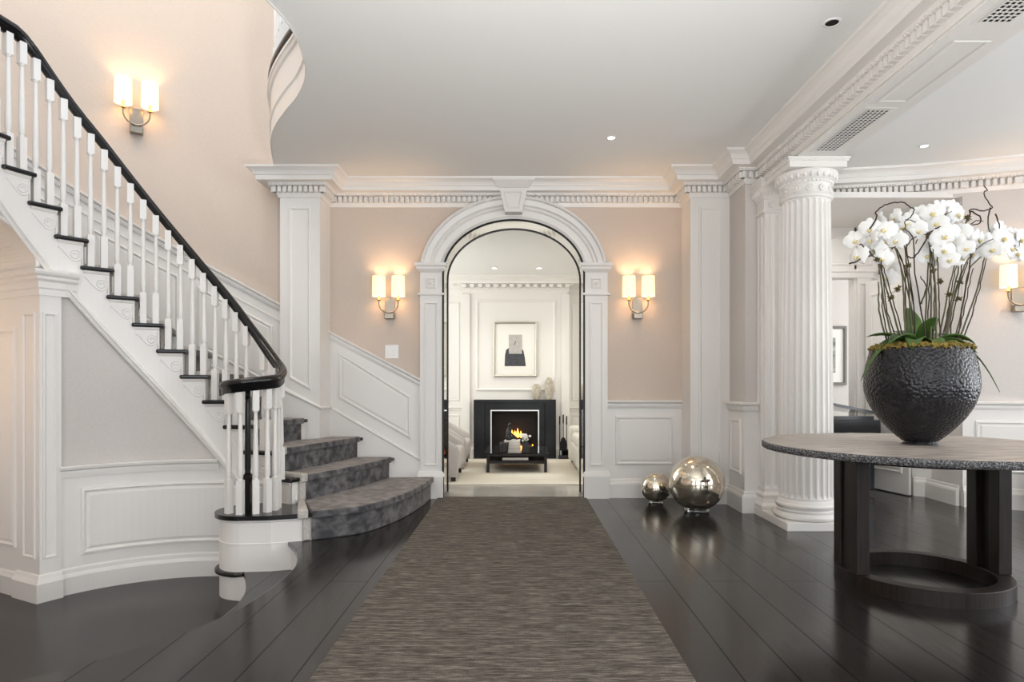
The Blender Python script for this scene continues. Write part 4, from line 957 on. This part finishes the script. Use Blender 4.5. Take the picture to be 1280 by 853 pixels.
def book(x0, x1, y0, y1, z, h, cov, label, rz=0.):
    c = ((x0+x1)/2,(y0+y1)/2,z); t = thing('book', label, 'book', c, rz, 'books on the coffee table'); w, d = (x1-x0)/2, (y1-y0)/2
    mb = MB(); mb.box(-w,w,-d,d,0,.003); mb.box(-w,w,-d,d,h-.003,h); mb.box(-w,-w+.003,-d,d,0,h); mb.build('cover', cov, t, local=True)
    mb = MB(); mb.box(-w+.003,w-.005,-d+.005,d-.005,.003,h-.003); mb.build('pages', M['paper'], t, local=True)
book(-.155,.03,7.50,7.74,.2425,.045,M['book'],'pale book at the bottom of the coffee table stack')
book(-.15,.025,7.505,7.735,.288,.04,M['book2'],'grey book in the middle of the coffee table stack', .03)
book(-.165,.02,7.50,7.74,.3285,.05,M['paperw'],'white book on top of the stack, under the dark figurine', -.03)
book(-.19,.12,7.50,7.80,.1505,.035,M['bookd'],'large black book lying on the lower coffee table shelf')
# kneeling figurine
mb = MB(); fx, fy, fzz = -.11, 7.62, .379
mb.tube([(fx,fy,fzz),(fx-.01,fy,fzz+.03),(fx-.008,fy,fzz+.07),(fx,fy,fzz+.115),(fx,fy,fzz+.145),(fx+.004,fy-.002,fzz+.158)], [.034,.040,.032,.033,.017,.014], 14)
mb.sphere((fx+.008,fy-.004,fzz+.182), .021, 10, 0, (.9,1,1.15))
mb.tube([(fx,fy-.03,fzz+.12),(fx+.02,fy-.05,fzz+.08),(fx+.055,fy-.045,fzz+.055)], [.012,.011,.008], 8); mb.tube([(fx,fy+.03,fzz+.12),(fx+.02,fy+.05,fzz+.08),(fx+.055,fy+.04,fzz+.055)], [.012,.011,.008], 8)
mb.tube([(fx,fy-.02,fzz+.02),(fx+.06,fy-.025,fzz+.045),(fx+.10,fy-.02,fzz+.012)], [.026,.020,.013], 10); mb.tube([(fx,fy+.02,fzz+.02),(fx+.06,fy+.025,fzz+.045),(fx+.10,fy+.02,fzz+.012)], [.026,.020,.013], 10)
tag(mb.build('figurine', M['statue'], None), 'small dark seated figurine on top of the book stack', 'figurine')
mb = MB(); mb.lathe([(0,0),(.040,0),(.046,.03),(.052,.10),(.055,.125),(.050,.125),(.046,.10),(.038,.012),(0,.012)], (0,0,0), 28, cap=False); o = tag(mb.build('cup', M['bookd'], None), 'black tapered cup on the coffee table left of the books', 'cup'); o.location = (-.165,7.475,.2425)
t = thing('flower_vase', 'dark glass vase of small white flowers on the coffee table', 'vase', (.082,7.55,.2425))
mb = MB(); mb.box(-.038,.038,-.038,.038,0,.115); mb.build('vase_body', M['bookd'], t, local=True, bevel=.004)
for k in range(22):
    a, r = random.uniform(0,6.28), random.uniform(0,.055); x, y, z = r*cos(a), r*sin(a), .14+random.uniform(0,.075)-r*.3
    mb = MB(); mb.sphere((x,y,z), .018, 5, 0, (1,1,.8)); mb.build('blossom', M['petal'], t, local=True)
for k in range(6):
    a = k; mb = MB(); mb.tube([(0,0,.10),(.03*cos(a),.03*sin(a),.15),(.05*cos(a),.05*sin(a),.18)], [.004,.004,.002], 5); mb.build('stalk', M['leaf'], t, local=True)
# armchairs
def armchair(y, label):
    t = thing('armchair', label, 'armchair', (-1.02,y,.016), 0, 'pair of tub armchairs')
    mb = MB(); g = []; th = [k*180/28 for k in range(29)]
    def rim(k):      # outline of the tub, open toward +x
        a = 90+th[k]; return (.02+.40*cos(R(a)), .40*sin(R(a)))
    outl = [(.38,.40)]+[(.25,.40)]+[rim(k) for k in range(29)]+[(.25,-.40),(.38,-.40)]; K = len(outl)
    for k, (x, yy) in enumerate(outl):
        back = max(0, min(1, (.30-x)/.6)); h = .44+.30*back*back*(3-2*back); 
        if k in (0, K-1): h = .36
        n_ = Vector((x-.05 if x < .05 else 0, yy)).normalized(); ix, iy = x-n_.x*.11, yy-n_.y*.11
        g += [(x,yy,.05),(x+n_.x*.012,yy+n_.y*.012,h*.6),(x,yy,h-.03),(x-n_.x*.03,yy-n_.y*.03,h),(ix+n_.x*.03,iy+n_.y*.03,h),(ix,iy,h-.03),(ix,iy,.05)]
    mb.grid(g, K, 7, 0, True, cv=True)
    for k in (0, K-1): mb.f.append([k*7+j for j in range(7)]); mb.m.append(0); mb.s.append(False)
    mb.build('tub_frame', M['fab'], t, local=True)
    mb = MB(); mb.prism([(.40,.285),(.0,.285),(-.2,.2),(-.27,0),(-.2,-.2),(.0,-.285),(.40,-.285)], .12, .33); mb.build('seat_cushion', M['fab'], t, local=True, bevel=.04, bseg=3)
    for s_ in (-1,1):
        for x in (.33,-.15): mb = MB(); mb.box(x-.025,x+.025,s_*.34-.025,s_*.34+.025,0,.055); mb.build('foot', M['black'], t, local=True)
armchair(7.13, 'nearer grey tub armchair seen through the left side of the arch'); armchair(8.12, 'farther grey tub armchair nearer the fireplace')
t = thing('sofa', 'ivory sofa at the right side of the room beyond the arch', 'sofa', (1.1,7.7,.016))
mb = MB(); mb.box(.68,1.5,7.0,8.4,.05,.30); mb.build('base', M['fab2'], t, bevel=.03)
for y0, y1 in ((6.9,7.1),(8.3,8.5)): mb = MB(); mb.box(.66,1.5,y0,y1,.04,.50); mb.build('arm', M['fab2'], t, bevel=.05, bseg=3)
mb = MB(); mb.box(1.35,1.58,7.05,8.35,.05,.72); mb.build('back', M['fab2'], t, bevel=.05, bseg=3)
mb = MB(); mb.box(.69,1.36,7.1,8.3,.30,.42); mb.build('seat_cushion', M['fab2'], t, bevel=.04, bseg=3)
for x in (.72,1.45):
    for y in (6.98,8.42): mb = MB(); mb.box(x-.02,x+.02,y-.02,y+.02,.0165,.05); mb.build('foot', M['black'], t)
# ---------------------------------------------------------------- room on the right, beyond the column
RP = [(2.45,5.76),(2.72,5.72),(3.4,5.60),(3.8,5.48),(4.16,5.345),(4.9,5.05),(5.95,4.55)]
cornice('trim_bow_cornice', RP, 'white dentil cornice along the bowed wall of the right hand room')
def ribbon(mb, pts, z0, z1, th, mi=0): mb.sweep([(x,y,0) for x,y in pts], [(0,z0),(0,z1),(-th,z1),(-th,z0)], mi=mi)
mb = MB(); ribbon(mb, [(3.8,5.48),(4.16,5.345),(4.9,5.05),(5.95,4.55)], 0, HC, .12); ribbon(mb, [(2.45,5.76),(2.72,5.72),(3.4,5.60),(3.8,5.48)], 2.655, HC, .12)
struct('wall_bow', mb, M['linen2'], 'bowed linen wall behind the potted orchids', 'wall')
mb = MB(); q = [(3.8,5.48),(4.16,5.345),(4.9,5.05),(5.95,4.55)]
mb.sweep([(x,y,.88) for x,y in q], CRM); ribbon(mb, [(x-.004,y-.010) for x,y in q], 0, .86, .006); mb.sweep([(x,y-.01,0) for x,y in q], BB)
d_ = (Vector((5.95,4.55))-Vector((4.16,5.345))).normalized(); d2 = Vector((.739,-.296)).normalized()
fw = lambda u, v, h: (4.16+d2.x*u-d2.y*0-(-d2.y)*0+(-d2.y*-1)*0+h*d2.y, 5.331+d2.y*u-h*d2.x, v)
mb.panel([(-.30,.30),(.72,.30),(.72,.74),(-.30,.74)], RAISE, fw, fill=True)
struct('trim_bow_dado', mb, M['white'], 'white panelled dado of the bowed wall', 'wainscot')
# recess behind the opening
mb = MB(); mb.box(2.35,3.9,5.5,6.62,2.650,2.70)
mb.box(3.44,3.9,6.55,6.67,0,2.66); mb.box(2.35,3.46,6.55,6.67,2.13,2.66)
fr_ = lambda u, v, h: (u, 6.55-h, v)
mb.panel([(2.5,2.26),(3.62,2.26),(3.62,2.56),(2.5,2.56)], RFLAT, fr_)
mb.box(3.455,3.60,6.52,6.55,0,2.13); mb.box(2.4,3.62,6.515,6.55,2.13,2.19); mb.box(2.4,3.64,6.505,6.55,2.19,2.215)
mb.panel([(3.47,.2),(3.585,.2),(3.585,2.08),(3.47,2.08)], [(0,0),(.003,.008),(.014,.008),(.02,0)], lambda u,v,h: (u,6.52-h,v))
mb.prism([(3.66,6.60),(3.72,6.05),(3.86,5.98),(3.80,5.49),(3.95,5.52),(3.95,6.62)], 0, 2.66)
mb.sweep([(3.72,6.02,0),(3.80,5.95,0),(3.79,5.50,0)], BB)
struct('wall_recess', mb, M['white'], 'white panelled recess and doorway leading to the piano room', 'wall')
t = thing('panelled_door', 'white panelled door leaf standing open behind the round table', 'door', (3.63,6.50,0), 0)
a0_, a1_ = Vector((3.52,6.49)), Vector((3.64,5.97)); dd = (a1_-a0_).normalized(); nn_ = Vector((dd.y,-dd.x)); LD = (a1_-a0_).length
fd = lambda u, v, h: (a0_.x+dd.x*u+nn_.x*h, a0_.y+dd.y*u+nn_.y*h, v)
mb = MB(); mb.prism([tuple(a0_),tuple(a1_),tuple(a1_-nn_*.03),tuple(a0_-nn_*.03)], .01, 2.08)
for z0, z1 in ((.20,.82),(1.0,1.95)): mb.panel([(.07,z0),(LD-.07,z0),(LD-.07,z1),(.07,z1)], RAISE, fd, fill=True)
mb.build('leaf', M['white'], t)
mb = MB(); c = fd(LD-.035,.50,.0); mb.tube([fd(LD-.035,.42,.0),fd(LD-.035,.42,.03),fd(LD-.035,.56,.03),fd(LD-.035,.56,.0)], .008, 8); mb.build('handle', M['nickel'], t)
# piano room
mb = MB(); mb.box(2.45,6.2,8.35,8.45,0,2.7); struct('wall_piano_room', mb, M['linen2'], 'pale wall of the piano room seen through the doorway', 'wall')
mb = MB(); mb.box(2.42,6.2,6.66,8.5,2.66,2.70); struct('ceiling_piano_room', mb, M['ceil'], 'ceiling of the piano room', 'ceiling')
mb = MB(); mb.box(2.45,6.2,6.8,8.4,-.02,.002); struct('floor_piano_room', mb, M['floor'], 'dark floor of the piano room', 'floor')
t = thing('framed_photograph', 'grey framed black and white print on the piano room wall', 'picture', (3.95,8.35,1.05))
fp = lambda u, v, h: (u, 8.35-h, v); x0, x1, z0, z1 = 3.60, 4.27, 1.035, 1.80
mb = MB(); mb.panel([(x0,z0),(x1,z0),(x1,z1),(x0,z1)], [(0,.001),(0,.03),(.03,.03),(.035,.012)], fp); mb.build('frame', M['greyframe'], t)
mb = MB(); mb.box(x0+.03,x1-.03,8.338,8.349,z0+.03,z1-.03); mb.build('mat_board', M['paperw'], t)
m_ = M['photo'] = noisy('grey_photograph', (.06,.075,.075), (.55,.53,.47), 9, (1,1,1.3), .5, detail=6)
mb = MB(); mb.box(x0+.14,x1-.14,8.334,8.3385,z0+.16,z1-.15); mb.build('photograph', m_, t)
t = thing('grand_piano', 'glossy black grand piano in the doorway behind the column', 'piano', (3.0,6.7,.002))
body = [(2.55,6.00),(3.40,6.00),(3.44,6.2),(3.38,6.7),(3.2,7.2),(2.95,7.5),(2.7,7.6),(2.55,7.5)]
mb = MB(); mb.prism(body, .44, .71); mb.build('case', M['ebony'], t, bevel=.01)
mb = MB(); vs = [(x,y-.03,.745+(3.44-x)*.20) for x,y in body]; mb.add(vs+[(x,y,z+.025) for x,y,z in vs], [tuple(range(8))[::-1], tuple(range(8,16))]+[(i,(i+1)%8,(i+1)%8+8,i+8) for i in range(8)]); mb.build('lid', M['ebony'], t)
mb = MB(); mb.box(2.65,3.35,6.03,6.05,.70,.745); mb.build('fallboard', M['ebony'], t)
for x, y in ((2.65,6.12),(3.33,6.12),(2.8,7.3)):
    mb = MB(); mb.box(x-.05,x+.05,y-.05,y+.05,.04,.46); lg = mb.build('leg', M['ebony'], t, bevel=.01)
    mb = MB(); mb.sphere((x,y,.025), .023, 8); mb.build('caster', M['brass'], lg)
mb = MB(); mb.box(2.86,3.04,6.1,6.2,.08,.45); mb.box(2.84,3.06,6.02,6.2,.06,.085); mb.build('pedal_lyre', M['ebony'], t)
# ---------------------------------------------------------------- rest of the hall behind the camera
mb = MB()
def wallwin(mb, ax, c, lo, hi, th, wins, z0w, z1w, H):
    e_ = lo
    def bx(a, b_, z0, z1):
        if ax == 'x': mb.box(a,b_,c,c+th,z0,z1)
        else: mb.box(c,c+th,a,b_,z0,z1)
    for a, b_ in wins:
        bx(e_,a,0,H); bx(a,b_,0,z0w); bx(a,b_,z1w,H)
        m_ = (a+b_)/2; bx(m_-.02,m_+.02,z0w,z1w)
        for k in (1,2,3): z = z0w+(z1w-z0w)*k/4; bx(a,b_,z-.012,z+.012)
        e_ = b_
    bx(e_,hi,0,H)
wallwin(mb, 'x', -3.2, -4.8, 6.0, .1, [(-3.4,-2.0),(-.9,.9),(2.2,3.6)], .3, 2.5, HC)
struct('wall_front', mb, M['linen2'], 'front wall of the hall with tall windows, behind the viewer', 'wall')
mb = MB(); wallwin(mb, 'y', 5.95, -3.2, 4.65, .1, [(-2.2,-.8),(.2,1.6),(2.4,3.8)], .4, 2.5, HC)
struct('wall_right', mb, M['linen2'], 'right wall with tall windows outside the picture', 'wall')
mb = MB(); mb.box(-4.85,-4.75,-3.2,3.2,-.4,5.9); struct('wall_far_left', mb, M['linen'], 'left wall of the hall outside the picture', 'wall')
# ---------------------------------------------------------------- daylight and lamps
W = bpy.data.worlds.new('sky'); SC.world = W; W.use_nodes = True
bg = W.node_tree.nodes['Background']; bg.inputs['Color'].default_value = (.78,.88,1.,1); bg.inputs['Strength'].default_value = 1.2
DAY = (.95,.97,1.)
for x, w in ((-2.7,1.4),(0,1.8),(2.9,1.4)): lamp('window_daylight', 'AREA', (x,-3.05,1.4), 34, DAY, (R(112),0,0), (w,2.2))
for y in (-1.5,.9,3.1): lamp('window_daylight', 'AREA', (5.9,y,1.45), 42, DAY, (0,R(110),0), (2.1,1.4))
lamp('stairwell_daylight', 'AREA', (-3.0,3.9,5.8), 40, (1.,.89,.76), (0,0,0), (1.8,1.8))
lamp('living_daylight', 'AREA', (-2.5,7.6,1.5), 36, (.95,1.,.98), (0,R(-90),0), (1.8,1.8))
lamp('living_lamp', 'AREA', (1.9,7.4,HL-.03), 20, (.99,1.,.95), (0,0,0), (1.2,1.2))
lamp('piano_daylight', 'AREA', (5.9,7.4,1.5), 40, (1.,.97,.92), (0,R(90),0), (1.8,1.4))
for x, y, e_ in ((-2.2,-1.2,165),(1.2,-1.6,165),(.2,1.2,165),(4.6,.6,150),(5.2,2.6,95)): lamp('ceiling_fill', 'SPOT', (x,y,1.75 if y != 1.2 else 1.0), e_, (1.,.98,.96), (R(180-(25 if y == 1.2 else 0)),0,0), (.15,.15), spot=150, blend=1.)  # unseen uplights added to brighten the ceiling, no fixtures modelled
lamp('recess_fill', 'AREA', (3.0,5.95,2.6), 3, (1.,.97,.92), (0,0,0), (.6,.5))  # added fill light to brighten the recess, no fixture there
lamp('passage_lamp', 'POINT', (-3.9,3.75,1.25), 3.5, (1.,.62,.34), size=(.06,.06))
# ---------------------------------------------------------------- picture settings
SC.view_settings.view_transform = 'Standard'; SC.view_settings.look = 'None'; SC.view_settings.gamma = 1.; SC.view_settings.use_curve_mapping = False
SC.view_settings.exposure = .54
SC.cycles.use_denoising = True; SC.cycles.max_bounces = 8; SC.cycles.diffuse_bounces = 5; SC.cycles.glossy_bounces = 4; SC.cycles.sample_clamp_indirect = 6.; SC.cycles.caustics_reflective = False; SC.cycles.caustics_refractive = False
